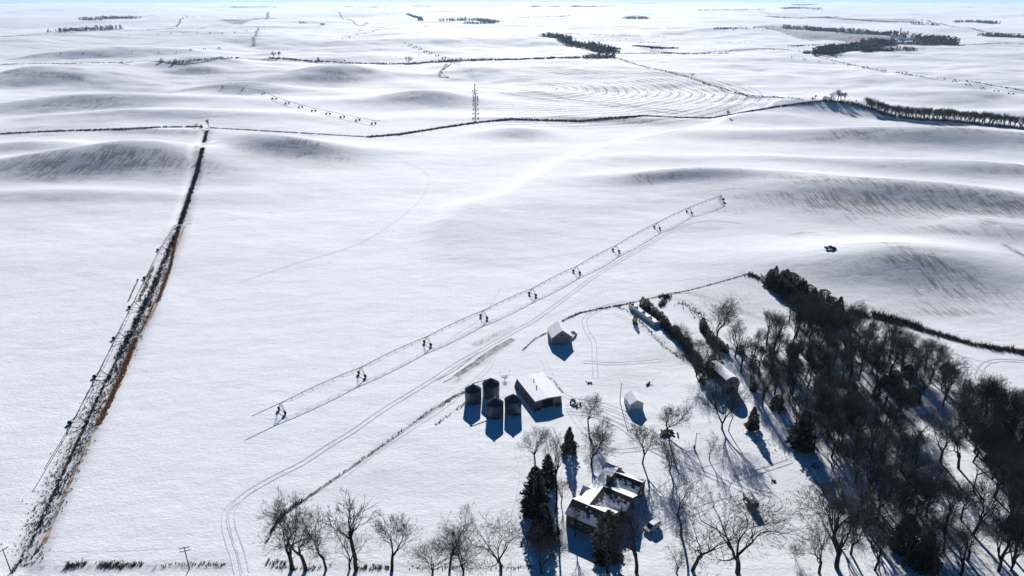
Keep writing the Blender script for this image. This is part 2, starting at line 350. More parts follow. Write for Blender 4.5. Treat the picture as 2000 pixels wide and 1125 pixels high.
def ground_mat():
    m=bpy.data.materials.new('wind_packed_snow'); m.use_nodes=True; n=m.node_tree; L=n.links; b=n.nodes['Principled BSDF']
    N=lambda t:n.nodes.new(t)
    def math_(op,a,b_=None,c=None):
        q=N('ShaderNodeMath'); q.operation=op
        for i,vv in enumerate((a,b_,c)):
            if vv is None: continue
            if isinstance(vv,(int,float)): q.inputs[i].default_value=vv
            else: L.new(vv,q.inputs[i])
        return q.outputs[0]
    tc=N('ShaderNodeTexCoord').outputs['Object']
    def noise(sx,sy,detail=4,rough=0.6,rot=0.0,scale=1.0):
        mp=N('ShaderNodeMapping'); mp.inputs['Scale'].default_value=(sx,sy,0.05); mp.inputs['Rotation'].default_value=(0,0,rot); L.new(tc,mp.inputs[0])
        t=N('ShaderNodeTexNoise'); t.inputs['Scale'].default_value=scale; t.inputs['Detail'].default_value=detail; t.inputs['Roughness'].default_value=rough
        L.new(mp.outputs[0],t.inputs['Vector']); return t.outputs[0]
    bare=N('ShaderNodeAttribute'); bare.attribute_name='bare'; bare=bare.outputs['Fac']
    ring=N('ShaderNodeAttribute'); ring.attribute_name='ring'; ring=ring.outputs['Fac']
    fine=noise(0.55,1.1,6,0.75,0.35)          # ~1-2 m tufts
    mid=noise(0.11,0.045,5,0.65,0.5)
    big=noise(0.012,0.03,4,0.6,0.2)
    # crop rows, barely poking through
    sep=N('ShaderNodeSeparateXYZ'); L.new(tc,sep.inputs[0])
    # rings
    vs=N('ShaderNodeVectorMath'); vs.operation='DISTANCE'; L.new(tc,vs.inputs[0]); vs.inputs[1].default_value=(RC[0],RC[1],0)
    rd=math_('ADD',vs.outputs['Value'],math_('MULTIPLY',mid,10.0))
    rw=math_('SINE',math_('MULTIPLY',rd,2*math.pi/16.0))
    rw2=math_('SINE',math_('MULTIPLY',rd,2*math.pi/6.1))
    rpat=math_('ADD',math_('MULTIPLY',rw,0.5),math_('MULTIPLY',rw2,0.4))
    rmask=math_('MULTIPLY',ring,math_('MULTIPLY_ADD',rpat,1.7,0.3))
    rmask=math_('MULTIPLY',rmask,math_('MULTIPLY',big,1.6))
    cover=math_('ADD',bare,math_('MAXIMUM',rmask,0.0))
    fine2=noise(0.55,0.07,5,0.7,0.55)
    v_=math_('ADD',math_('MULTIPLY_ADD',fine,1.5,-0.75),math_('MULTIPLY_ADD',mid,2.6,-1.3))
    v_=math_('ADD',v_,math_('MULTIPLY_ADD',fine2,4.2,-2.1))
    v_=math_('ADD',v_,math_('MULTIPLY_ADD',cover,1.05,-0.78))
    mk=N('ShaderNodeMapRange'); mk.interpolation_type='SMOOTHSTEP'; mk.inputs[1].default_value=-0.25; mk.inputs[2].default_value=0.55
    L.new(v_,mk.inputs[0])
    base=math_('MINIMUM',math_('MULTIPLY',cover,0.42),0.30)      # dulls snow under stubble; also paints the shade of sun-averted slopes
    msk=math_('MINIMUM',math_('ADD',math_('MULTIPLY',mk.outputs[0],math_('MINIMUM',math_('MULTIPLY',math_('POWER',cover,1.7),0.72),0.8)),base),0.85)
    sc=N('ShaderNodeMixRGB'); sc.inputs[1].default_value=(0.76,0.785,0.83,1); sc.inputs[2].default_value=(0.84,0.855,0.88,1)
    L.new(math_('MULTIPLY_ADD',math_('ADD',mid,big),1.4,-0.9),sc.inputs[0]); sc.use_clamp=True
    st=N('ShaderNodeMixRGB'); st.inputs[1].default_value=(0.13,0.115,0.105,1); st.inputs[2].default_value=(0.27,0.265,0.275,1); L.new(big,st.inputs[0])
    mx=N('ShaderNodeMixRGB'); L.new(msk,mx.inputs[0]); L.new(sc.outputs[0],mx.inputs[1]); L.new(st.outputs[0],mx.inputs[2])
    L.new(mx.outputs[0],b.inputs['Base Color']); b.inputs['Roughness'].default_value=0.85; b.inputs['Specular IOR Level'].default_value=0.1
    # wind ripples
    r1=noise(0.9,1.3,6,0.75,0.5); r2=noise(0.045,0.08,4,0.6,-0.5)
    hsum=math_('ADD',math_('MULTIPLY',r1,0.30),math_('MULTIPLY',r2,1.0))
    hsum=math_('ADD',hsum,math_('MULTIPLY',math_('SINE',math_('MULTIPLY',math_('ADD',sep.outputs[0],math_('MULTIPLY',sep.outputs[1],0.12)),2*math.pi/2.3)),0.012))
    bp=N('ShaderNodeBump'); bp.inputs['Strength'].default_value=0.6; bp.inputs['Distance'].default_value=1.0
    L.new(hsum,bp.inputs['Height']); L.new(bp.outputs[0],b.inputs['Normal'])
    return m
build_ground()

# ------------------------------------------------------------------ ribbons on the ground
def smooth_line(P,step=3.0):
    P=[Vector((p[0],p[1])) for p in P]; out=[]
    Q=[P[0]*2-P[1]]+P+[P[-1]*2-P[-2]]
    for i in range(1,len(Q)-2):
        a,b,c,d=Q[i-1],Q[i],Q[i+1],Q[i+2]; n=max(2,int((c-b).length/step))
        for k in range(n):
            t=k/n; out.append(0.5*((2*b)+(c-a)*t+(2*a-5*b+4*c-d)*t*t+(3*b-a-3*c+d)*t**3))
    out.append(P[-1]); return out
def ribbon_arrays(pts,width,lift,off=0.0,jit=0.0):
    L=smooth_line(pts,2.5); V=[];F=[]
    n=len(L)
    xs=[];ys=[]
    for i,p in enumerate(L):
        d=(L[min(i+1,n-1)]-L[max(i-1,0)]).normalized(); nn=Vector((-d.y,d.x))
        wv=width*(1+jit*(random.random()-0.5)*2)
        for s in (-1,0,1):
            q=p+nn*(off+s*wv/2); xs.append(q.x); ys.append(q.y)
    z=H(np.array(xs),np.array(ys))+lift
    V=np.stack([xs,ys,z],1)
    for i in range(n-1):
        b=i*3
        F+=[(b,b+3,b+4,b+1),(b+1,b+4,b+5,b+2)]
    return V,F
def ribbons(name,lines,m,kind='structure',label=None,cat=None):
    VV=[];FF=[];b=0
    for pts,width,lift,offs in lines:
        W=[tuple(G(*q).xy) for q in pts]
        for off in offs:
            V,F=ribbon_arrays(W,width,lift,off,0.35)
            VV.append(V); FF.append(np.array(F)+b); b+=len(V)
    me=arr_mesh(name,np.concatenate(VV),np.concatenate(FF)[:,::-1],4)
    o=link(name,me,m); tag(o,label,cat,kind=kind); return o
PAIR=(-0.95,0.95)
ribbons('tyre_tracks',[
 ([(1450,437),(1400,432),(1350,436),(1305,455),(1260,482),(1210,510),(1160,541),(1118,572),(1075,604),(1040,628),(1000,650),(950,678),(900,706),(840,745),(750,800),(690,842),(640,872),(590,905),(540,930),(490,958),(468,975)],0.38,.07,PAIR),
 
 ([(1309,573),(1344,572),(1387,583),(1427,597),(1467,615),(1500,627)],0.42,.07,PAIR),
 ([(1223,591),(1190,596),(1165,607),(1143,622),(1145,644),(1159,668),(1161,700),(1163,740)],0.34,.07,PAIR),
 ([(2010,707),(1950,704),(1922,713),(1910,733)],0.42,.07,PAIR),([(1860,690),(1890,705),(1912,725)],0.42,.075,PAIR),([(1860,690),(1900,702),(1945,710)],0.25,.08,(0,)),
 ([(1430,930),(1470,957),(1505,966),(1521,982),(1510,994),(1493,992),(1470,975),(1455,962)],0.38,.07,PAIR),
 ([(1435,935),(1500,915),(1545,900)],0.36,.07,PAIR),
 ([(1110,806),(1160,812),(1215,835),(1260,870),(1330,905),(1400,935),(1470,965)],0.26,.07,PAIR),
],'track_shade')
ribbons('faint_tracks_and_shadow',[([(468,975),(448,990),(440,1010),(446,1050),(458,1085),(466,1120)],0.33,.075,PAIR),([(468,975),(452,998),(453,1030),(470,1080),(478,1120)],0.30,.08,PAIR),
 ([(1105,798),(1160,800),(1220,822),(1290,860),(1340,890)],0.3,.06,(-2,0,2)),  # three lines painted along the cast shadow of the overhead cable
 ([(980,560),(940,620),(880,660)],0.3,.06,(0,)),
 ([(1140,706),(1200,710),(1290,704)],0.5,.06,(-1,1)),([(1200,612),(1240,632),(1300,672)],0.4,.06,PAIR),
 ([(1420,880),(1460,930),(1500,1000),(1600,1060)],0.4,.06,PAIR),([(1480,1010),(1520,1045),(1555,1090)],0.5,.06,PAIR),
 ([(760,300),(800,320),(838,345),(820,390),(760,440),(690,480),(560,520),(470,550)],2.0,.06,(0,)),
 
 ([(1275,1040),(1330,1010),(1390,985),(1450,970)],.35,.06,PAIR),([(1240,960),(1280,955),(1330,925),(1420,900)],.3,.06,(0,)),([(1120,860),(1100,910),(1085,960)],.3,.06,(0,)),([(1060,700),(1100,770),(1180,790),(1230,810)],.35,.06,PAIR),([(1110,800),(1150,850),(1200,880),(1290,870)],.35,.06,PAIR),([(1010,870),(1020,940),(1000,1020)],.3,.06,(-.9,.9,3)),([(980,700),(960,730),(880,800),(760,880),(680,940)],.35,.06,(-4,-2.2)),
],'track_shade_faint')
ribbons('bare_soil',[([(1068,650),(1045,662),(1020,685)],.8,.05,(0,)),([(1098,627),(1130,612),(1170,603),(1210,597),(1260,585),(1350,566),(1420,547),(1460,535)],.7,.05,(0,)),
 ([(930,757),(885,775),(850,797),(790,840),(720,890),(660,932),(610,966),(560,1002),(530,1037)],.8,.05,(0,)),
 ([(1003,662),(985,672),(955,690),(925,712),(890,735)],1.0,.05,(-.9,0,.9)),([(940,690),(900,722),(860,745)],.5,.05,(-1.5,1.5))],'dirt')
ribbons('grass_margin',[([(349,450),(341,480),(333,520),(308,590),(275,650),(245,715),(212,790),(192,830)],1.8,.05,(0,)),([(350,445),(320,520),(285,600),(250,680),(205,770),(158,860),(110,960),(60,1070)],1.2,.06,(3.0,)),([(1660,604),(1740,630),(1830,656),(1900,673),(2010,690)],1.6,.06,(0,))],'tan')
# far roads and field edges, with fence shadows painted as dark ribbons
FARL=[
 ([(0,127),(120,125),(230,123),(330,122),(420,115),(520,115),(600,120),(700,124),(790,125),(860,122),(920,118),(1000,117),(1100,112),(1200,112)],6,.5),
 ([(496,90),(500,70),(504,53)],9,.6),([(345,52),(352,40),(365,32)],10,.6),([(0,72),(60,68),(160,62),(300,58),(420,52),(560,53)],9,.6),([(520,38),(524,24)],22,.8),
 ([(260,33),(370,32),(500,36),(590,37)],10,.6),
 ([(1200,112),(1240,125),(1290,137),(1340,150),(1400,170),(1460,188),(1520,190),(1590,193)],4,.4),
 ([(1200,105),(1300,103),(1360,104),(1440,98),(1530,97),(1600,104)],8,.6),
 ([(1860,88),(1930,85),(2000,86)],12,.6),([(1300,22),(1420,20),(1500,26),(1560,30)],25,.9),([(1800,38),(1850,50),(1920,62),(2000,66)],14,.7),
 ([(900,113),(860,140),(875,152)],5,.4),([(655,22),(690,42),(720,44)],14,.6),([(850,41),(940,44),(1000,41),(1100,36)],12,.6),
 ([(1590,110),(1700,135),(1800,150),(1900,160),(2000,178)],2,.3),
 ([(1000,70),(1120,66),(1300,72)],8,.5),([(700,60),(850,50)],9,.5)]
ribbons('far_roads_and_shadows',[(p,w_,l_,(0,)) for p,w_,l_ in FARL],'road')

# ------------------------------------------------------------------ tufts of dry growth
def tufts(name,lines,m,label,cat,seed=1,gate=1.5,floor=0.0):
    """lines: (pts px, width m, count per m, height m, blade half-width m)"""
    rg=np.random.RandomState(seed); C=[]
    for pts,wd,dens,hh,bw in lines:
        P=[G(*q) for q in dense(pts)]
        for a,b in zip(P[:-1],P[1:]):
            L=(b-a).length
            if L<.05 or (L>60 and a.y<1100): continue
            n=int(L*dens+rg.rand())
            t=rg.rand(n); nx,ny=-(b.y-a.y)/L,(b.x-a.x)/L
            o=rg.randn(n)*wd*0.5
            x=a.x+(b.x-a.x)*t+nx*o; y=a.y+(b.y-a.y)*t+ny*o
            g=vnoise(x/5,y/5,seed)+0.5
            keep=rg.rand(n)<g*gate+floor
            x,y=x[keep],y[keep]; k=len(x)
            C.append(np.stack([x,y,np.full(k,hh)*(0.5+rg.rand(k)),np.full(k,bw)],1))
    C=np.concatenate(C); n=len(C); K=7
    z=H(C[:,0],C[:,1])-0.05
    V=np.zeros((n,K,3,3))
    for k in range(K):
        a=rg.rand(n)*2*math.pi; sp=rg.rand(n)*0.75*C[:,2]; bo=rg.rand(n)*0.3*C[:,2]
        bx=C[:,0]+np.cos(a)*bo; by=C[:,1]+np.sin(a)*bo; ca,sa=-np.sin(a)*C[:,3],np.cos(a)*C[:,3]
        V[:,k,0]=np.stack([bx-ca,by-sa,z],1); V[:,k,1]=np.stack([bx+ca,by+sa,z],1)
        V[:,k,2]=np.stack([bx+np.cos(a)*sp,by+np.sin(a)*sp,z+C[:,2]*(0.5+0.5*rg.rand(n))],1)
    F=np.arange(n*K*3).reshape(-1,3)
    me=arr_mesh(name,V.reshape(-1,3),F,3)
    o=link(name,me,m); tag(o,label,cat,kind='stuff'); return o
tufts('dry_grass',[([(350,440),(318,530),(285,615),(255,680),(215,755),(170,845),(120,950),(80,1040),(55,1105)],3.2,9,0.55,.10)],'weed','thin dead grass poking through snow along the left ditch','dry grass',2)
tufts('ditch_brush',[([(404,256),(383,345),(352,438)],1.5,10,1.2,.13),([(350,442),(330,490),(300,560),(268,625),(230,700)],1.5,9,0.75,.11),([(230,700),(195,770),(158,850),(112,950),(62,1060),(25,1120)],0.5,6,0.6,.08),([(205,740),(150,850),(90,970),(40,1080)],3.0,9,0.4,.07),([(300,570),(260,650),(225,740)],2.6,7,0.45,.08)],'darkweed','dark brush line running down the left ditch','brush',3,floor=.3)
tufts('hilltop_brush',[([(1620,199),(1660,202),(1700,213),(1740,227),(1790,234),(1860,238),(1940,246),(2010,253)],3,3,3.5,.4)],'darkweed','low brush under the long tree row on the right hilltop','brush',17,floor=.4)
tufts('golden_grass',[([(349,450),(341,480),(333,520),(308,590)],.8,14,0.6,.12),([(300,595),(275,650)],0.5,5,0.5,.10),([(266,660),(245,715),(212,790),(192,830)],1.1,18,0.6,.12),([(270,545),(250,590)],0.4,7,0.35,.08),([(300,520),(285,560),(270,590)],0.9,6,.6,.1),([(165,880),(120,970)],2.0,3,0.5,.1)],'gold','golden tall grass edging the east side of the left ditch','tall grass',4,floor=.55)
tufts('hedge_line',[([(0,262),(100,257),(230,253),(320,249),(395,248)],1.5,2.5,1.8,.35)],'darkweed','dark hedge line crossing the hills left of the field corner','hedge line',5,floor=.55)
tufts('bank_shade_growth',[([(410,250),(520,256),(620,262),(720,268)],1.0,2.2,1.1,.25),([(720,268),(780,263),(850,252),(930,240),(1000,233)],2.2,4,1.8,.35),([(1000,233),(1060,235),(1130,237),(1200,230),(1260,227),(1320,230),(1390,231)],2.0,4,1.6,.35),([(1390,231),(1440,222),(1520,208),(1590,199),(1615,196)],1.5,3.2,1.5,.3)],'darkweed','long dark weedy strip standing in for bank shade across the middle of the fields','bank shade strip',6,floor=.55)  # growth built dark in place of a bank's drift shade
tufts('roadside_brush',[([(0,126),(100,125),(260,122)],2,.8,2,.5),([(330,122),(420,114),(470,114)],4,1.2,2.5,.6),([(525,113),(600,119),(700,124),(790,125)],4,1.2,3,.7),([(790,126),(860,121),(900,118)],9,2.0,3.5,.8),([(900,118),(1000,117),(1080,114),(1200,112)],6,2.0,3.5,.8),([(1205,112),(1240,125),(1290,137),(1345,150),(1375,160)],1.2,.5,1.0,.3),([(1375,160),(1420,175),(1460,187)],1.2,.8,1.2,.3),([(1460,187),(1530,192),(1590,195)],2,1,1.6,.4)],'darkweed','brush scattered along the far roadside beyond the hills','roadside brush',7)
tufts('yard_fence_growth',[([(1068,650),(1045,662),(1020,685)],.5,5,.4,.06),([(1098,627),(1130,612),(1170,603),(1210,597),(1235,591)],.6,6,.6,.09),([(940,763),(905,790),(850,830)],.6,4,.5,.08),([(860,795),(885,775),(930,757)],.8,5,.6,.09),([(850,795),(790,838),(720,888),(660,930),(610,965),(560,1000),(530,1035)],.5,4,.42,.07),([(590,975),(545,1010),(520,1060)],.7,5,.6,.08),
 ([(1200,596),(1235,612),(1262,640),(1300,680),(1330,700)],1.0,4,.5,.08),([(1235,591),(1290,578),(1350,566),(1420,547),(1460,535)],.6,4,.45,.08),([(1118,665),(1126,655),(1118,647)],.4,8,.6,.08),([(1050,727),(1080,742),(1100,768)],.4,4,.4,.07)],'weed','low weeds along the farmyard fence lines','weeds',8,floor=.35)
tufts('shrub_patch',[([(1325,590),(1345,598),(1375,625),(1392,650)],2.6,6,.7,.08),([(1460,535),(1490,545),(1520,575)],2.5,9,1.2,.12),([(1285,580),(1305,577),(1290,600)],1.5,9,1.1,.1)],'darkweed','dark shrubby growth in strips below the windbreak','shrubs',9)
tufts('creek_brush',[([(1660,608),(1720,625),(1770,636),(1830,652),(1880,668),(1940,680),(2010,690)],2.2,9,1.5,.13),([(1700,612),(1760,628),(1800,640)],1.8,9,2.3,.13)],'darkweed','brushy bank right of the grove below the curved field','brush',10)
tufts('bank_grass',[([(1835,655),(1900,672),(1960,682),(2010,686)],1.3,10,1.0,.1),([(1830,1110),(1900,1105)],2,2,.6,.1),([(1740,985),(1760,1000)],2,3,.5,.1)],'gold','tan grass on the creek bank at the right edge','grass',11)
tufts('ditch_weeds',[([(130,1104),(220,1103),(310,1106),(330,1104)],1.1,14,.75,.08),([(330,1104),(380,1101),(440,1103)],.8,5,.5,.07)],'weed','brown ditch weeds at the bottom left field edge','weeds',12)
tufts('road_edge_weeds',[([(540,1108),(620,1110),(700,1109),(760,1108)],.8,8,.6,.08),([(800,1108),(900,1108),(1040,1107)],.8,4,.4,.07),([(520,1100),(560,1100)],1.2,10,.9,.08)],'weed','brown weeds at the foot of the front tree row','weeds',13)
tufts('yard_weeds',[([(1520,970),(1560,975),(1620,985)],3.5,7,.35,.06),([(1540,1000),(1600,1010),(1650,1040)],4,4,.35,.06),([(1460,835),(1500,870),(1560,900)],4,4,.4,.06),([(1190,690),(1250,700),(1320,720)],6,.6,.25,.05),([(1340,590),(1400,600),(1460,590),(1420,570)],5,1.2,.3,.05),([(940,755),(1000,725),(960,750)],2,1.0,.3,.05)],'weed','sparse dead weeds dotting the snowy yard','weeds',14)

tufts('far_hedges',[(p,2,.20,1.8,.9) for p,w_,l_ in FARL[2:]],'darkweed','thin dark hedges and ditches dividing the far plains','far hedges',15)
tufts('far_scrub_and_shade',[([(1450,57),(1530,52),(1600,60),(1640,64)],60,.25,3,1.5),([(1400,57),(1450,54)],25,.4,3,1.5),([(1240,90),(1280,94),(1325,95)],14,2.5,3,1.8),([(1690,84),(1740,86)],20,1.,2.5,1.5),([(1270,100),(1350,106),(1430,104)],8,.6,2,1.2),([(1390,56),(1440,55)],16,1.0,3,1.6),([(1500,33),(1560,36),(1640,33)],30,.5,4,2),([(1640,38),(1720,42),(1800,44)],20,.5,4,2),([(1190,57),(1290,57)],30,.3,2,1.5),([(1110,66),(1230,70)],40,.3,1.5,1.5),([(1245,84),(1300,82)],15,.3,1.5,1.2),([(1100,76),(1180,78),(1240,74)],60,.15,1.5,1.2),([(1540,90),(1600,88)],10,.8,2.5,1.5),([(1290,104),(1340,106)],6,.7,2.5,1.2),([(1380,80),(1460,84)],40,.15,1.5,1.2),([(700,52),(760,55)],10,.3,2,1.2),([(1770,78),(1640,72)],30,.15,2,1.2)],'darkweed','scrub in the far draws and around the far fields, partly standing in for gully shadow','scrub',16)  # the dense gully strips are dark scrub in place of bank shadow

# ------------------------------------------------------------------ trees
def grow_tree(seed,height=15.0,trunk=0.28,spread=0.50,kids=(3,4,4,4,4,4),wander=0.14,lift=0.14,rad=0.30,twig=0.016,multi=1,lean=0.0):
    rg=random.Random(seed); T=MB(); V=[];F=[]
    def tube(p0,p1,r0,r1,n,mb):
        d=p1-p0
        if d.length<1e-5: return
        d.normalize(); a=d.orthogonal().normalized(); c=d.cross(a)
        if mb is not None: VV,FF=mb.v,mb.f
        else: VV,FF=V,F
        b=len(VV)
        for p,r in ((p0,r0),(p1,r1)):
            for i in range(n):
                t=2*math.pi*i/n; VV.append(tuple(p+a*(math.cos(t)*r)+c*(math.sin(t)*r)))
        for i in range(n):
            j=(i+1)%n; FF.append((b+i,b+j,b+n+j,b+n+i))
    nl=len(kids)
    lens=[height*trunk]+[height*(1-trunk)*f for f in (0.36,0.27,0.19,0.13,0.085,0.055)]
    def rnd(): return Vector((rg.gauss(0,1),rg.gauss(0,1),rg.gauss(0,1)))
    def branch(p,d,L,r,lv):
        segs=5 if lv<=1 else (4 if lv==2 else (3 if lv==3 else (2 if lv==4 else 1)))
        rend=r*(0.75 if lv==0 else 0.52)
        pts=[(p.copy(),r)]; dirs=[d.copy()]
        for i in range(segs):
            d=(d+rnd()*wander*(0.35 if lv==0 else (1.1 if lv<4 else 0.55))+Vector((0,0,(lift*(1.0 if lv<3 else 0.6)) if lv>0 else 0.1))).normalized()
            p=p+d*(L/segs); rr=r+(rend-r)*(i+1)/segs
            pts.append((p.copy(),max(rr,twig*0.6))); dirs.append(d.copy())
        n=7 if lv==0 else (6 if lv==1 else (4 if lv==2 else 3))
        mb=T if lv<=1 else None
        for i in range(segs): tube(pts[i][0],pts[i+1][0],pts[i][1],pts[i+1][1],n,mb)
        if lv>=nl: return
        k=kids[lv]
        for c in range(k):
            if c<2 or lv==0: f=1.0 if lv>0 else 0.72+0.28*rg.random()
            else: f=0.3+0.6*rg.random()
            idx=min(segs,max(1,int(round(f*segs)))); q,rq=pts[idx]; dd=dirs[idx]
            a=rnd(); a=(a-dd*a.dot(dd)).normalized()
            ang=spread*(0.55+0.7*rg.random())*(1.0 if lv>0 else 0.9)
            nd=(dd*math.cos(ang)+a*math.sin(ang)).normalized()
            LL=lens[lv+1]*(0.7+0.6*rg.random())
            branch(q,nd,LL,max(rq*(0.85 if c<2 else 0.58),twig),lv+1)
    for mI in range(multi):
        a=rg.random()*6.28
        d0=Vector((math.cos(a)*(lean+0.25*(multi>1)),math.sin(a)*(lean+0.25*(multi>1)),1)).normalized()
        branch(Vector((0,0,-0.3)),d0,lens[0],height*rad*0.085/(multi**0.5),0)
    zs=sorted(v[2] for v in V)
    top=zs[-max(1,len(zs)//200)]
    k=height/top
    tm=bpy.data.meshes.new('trunk'); tm.from_pydata([(x*k,y*k,z*k) for x,y,z in T.v],[],T.f); tm.update(); tm.materials.append(M['bark'])
    cm=arr_mesh('crown',np.array(V)*k,np.array(F),4)
    cm.materials.append(M['twig'])
    return tm,cm,height
def joined(tm,cm,name):
    V=np.concatenate([np.array([v.co[:] for v in tm.vertices]),np.empty((len(cm.vertices),3))])
    n0=len(tm.vertices); b=np.empty(len(cm.vertices)*3,dtype=np.float32); cm.vertices.foreach_get('co',b); V[n0:]=b.reshape(-1,3)
    f0=np.array([tuple(p.vertices) for p in tm.polygons]); f1=np.empty(len(cm.polygons)*4,dtype=np.int32)
    cm.loops.foreach_get('vertex_index',f1); F=np.concatenate([f0,f1.reshape(-1,4)+n0])
    me=arr_mesh(name,V,F,4); me.materials.append(M['twig']); return me
BARE=[grow_tree(11,15,kids=(3,4,4,4,4,3)),grow_tree(12,15,trunk=.30,spread=.45,kids=(3,4,4,4,4,3)),grow_tree(13,15,trunk=.22,spread=.55,wander=.18,kids=(3,4,4,4,4,3)),grow_tree(14,15,trunk=.34,spread=.5,kids=(3,4,4,4,3,4)),
      grow_tree(15,15,trunk=.18,spread=.6,multi=2,kids=(2,4,4,4,4,3)),grow_tree(16,15,trunk=.33,spread=.5,wander=.18,lean=.12,kids=(3,4,4,4,4,3))]
GNARL=[grow_tree(31,15,trunk=.24,spread=.58,wander=.22,kids=(3,3,4,4,4,4),rad=.28,twig=.015),grow_tree(32,15,trunk=.26,spread=.55,wander=.24,kids=(2,4,4,4,4,4),rad=.30,lean=.12,twig=.015),
       grow_tree(33,15,trunk=.20,spread=.62,wander=.22,kids=(3,4,4,4,3,4),rad=.28,twig=.015),grow_tree(34,15,trunk=.28,spread=.52,wander=.24,kids=(2,4,4,4,4,4),rad=.28,lean=.04,twig=.015)]
OPEN=[grow_tree(41,12,trunk=.18,spread=.6,kids=(4,4,4,4,4,3),rad=.30),grow_tree(42,12,trunk=.30,spread=.62,kids=(4,4,4,4,3,3),rad=.26),grow_tree(43,12,trunk=.12,spread=.7,multi=3,kids=(2,4,4,4,3,3),rad=.3)]
SLIM=[grow_tree(51,12,trunk=.40,spread=.35,kids=(3,4,4,3,3),rad=.18,lift=.16),grow_tree(52,12,trunk=.5,spread=.4,kids=(4,4,3,3,3),rad=.2,lift=.14)]
BUSH=[grow_tree(61,5,trunk=.10,spread=.55,multi=5,kids=(2,3,3,3,3),rad=.25,twig=.014),grow_tree(62,5,trunk=.08,spread=.6,multi=6,kids=(2,3,3,3,2),rad=.25,twig=.014)]
SMALLT=[grow_tree(71,15,trunk=.25,spread=.6,kids=(4,4,4,3,3),twig=.05,rad=.4),grow_tree(72,15,trunk=.2,spread=.65,kids=(4,4,4,3,3),twig=.05,rad=.4),grow_tree(73,15,trunk=.3,spread=.55,kids=(4,4,4,3,3),twig=.05,rad=.4)]
FAR=[joined(a,b,'bare_tree') for a,b,_ in SMALLT]
def put(var,p,h,label,cat='tree',group=None,rot=None,name='bare_tree',wide=1.0,tilt=(0,0)):
    tm,cm,h0=var; s=h/h0
    o=thing(name,label,cat,p,random.random()*6.28 if rot is None else rot,group)
    o.scale=(s*wide,s*wide,s); o.rotation_euler=(tilt[0],tilt[1],o.rotation_euler.z)
    t=bpy.data.objects.new('trunk',tm); col.objects.link(t); t.parent=o
    c=bpy.data.objects.new('crown',cm); col.objects.link(c); c.parent=o
    return o
def tree_at(var,bx,by,ty,label,**k):
    p=G(bx,by); return put(var,p,max(2.0,height_to(p,ty)),label,**k)
# conifers: whorled drooping sprays
def grow_conifer(seed,h=8.0,base=2.1,n=3400,shape=1.0,skirt=0.06,kind='spruce'):
    rg=np.random.RandomState(seed)
    t=rg.rand(n)**1.35; z=h*(skirt+(1-skirt)*t)
    lay=np.sin(z*2*math.pi/(h/11))*0.13
    lump=vnoise(np.linspace(0,1,n)*0+t*7,rg.rand(n)*0,seed)
    a=rg.rand(n)*2*math.pi
    env=base*np.clip((1-t),0,1)**shape*(1+lay)*(0.72+0.85*(vnoise(a*1.3,t*8,seed)+.25))+0.08
    if kind=='cedar': env=base*np.sqrt(np.clip(1-(t*1.02)**2.2,0,1))*(0.8+0.7*(vnoise(a*1.8,t*6,seed)+.2))+.05
    r=env*(0.35+0.65*np.sqrt(rg.rand(n)))
    cx,cy=np.cos(a)*r,np.sin(a)*r
    L=(0.28+0.30*rg.rand(n))*(0.5+0.5*env/base)*h/8
    wv=L*0.30
    dz=-0.25*L*(1-t)+0.45*L*t
    ox,oy=np.cos(a+rg.randn(n)*.4),np.sin(a+rg.randn(n)*.4)
    tx,ty=-oy,ox
    V=np.zeros((n,4,3))
    V[:,0]=np.stack([cx-ox*L*.5,cy-oy*L*.5,z],1); V[:,2]=np.stack([cx+ox*L*.7,cy+oy*L*.7,z+dz],1)
    tw=rg.randn(n)*.5*wv
    V[:,1]=np.stack([cx+tx*wv,cy+ty*wv,z+tw],1); V[:,3]=np.stack([cx-tx*wv,cy-ty*wv,z-tw],1)
    me=arr_mesh('foliage',V.reshape(-1,3),np.arange(n*4).reshape(-1,4),4); me.materials.append(M['needle'])
    tb=MB(); tb.tube((0,0,-.3),(0,0,h*0.92),h*.022,h*.004,7)
    tm=bpy.data.meshes.new('trunk'); tm.from_pydata(tb.v,[],tb.f); tm.update(); tm.materials.append(M['bark'])
    return tm,me,h
SPR=[grow_conifer(81,shape=.7),grow_conifer(82,base=1.9,shape=.62),grow_conifer(83,base=2.3,shape=.55,n=4200)]
CED=[grow_conifer(85,6,1.9,2600,kind='cedar'),grow_conifer(86,6,1.6,2600,kind='cedar',skirt=.02),grow_conifer(87,6,2.2,3000,kind='cedar',skirt=.02)]
def putc(var,p,h,label,group=None,name='spruce_tree',wide=1.0):
    tm,cm,h0=var; s=h/h0
    o=thing(name,label,'evergreen',p,random.random()*6.28,group); o.scale=(s*wide,s*wide,s)
    t=bpy.data.objects.new('trunk',tm); col.objects.link(t); t.parent=o
    c=bpy.data.objects.new('foliage',cm); col.objects.link(c); c.parent=o
    return o
def con_at(var,bx,by,ty,label,**k):
    p=G(bx,by); return putc(var,p,max(2.0,height_to(p,ty)),label,**k)

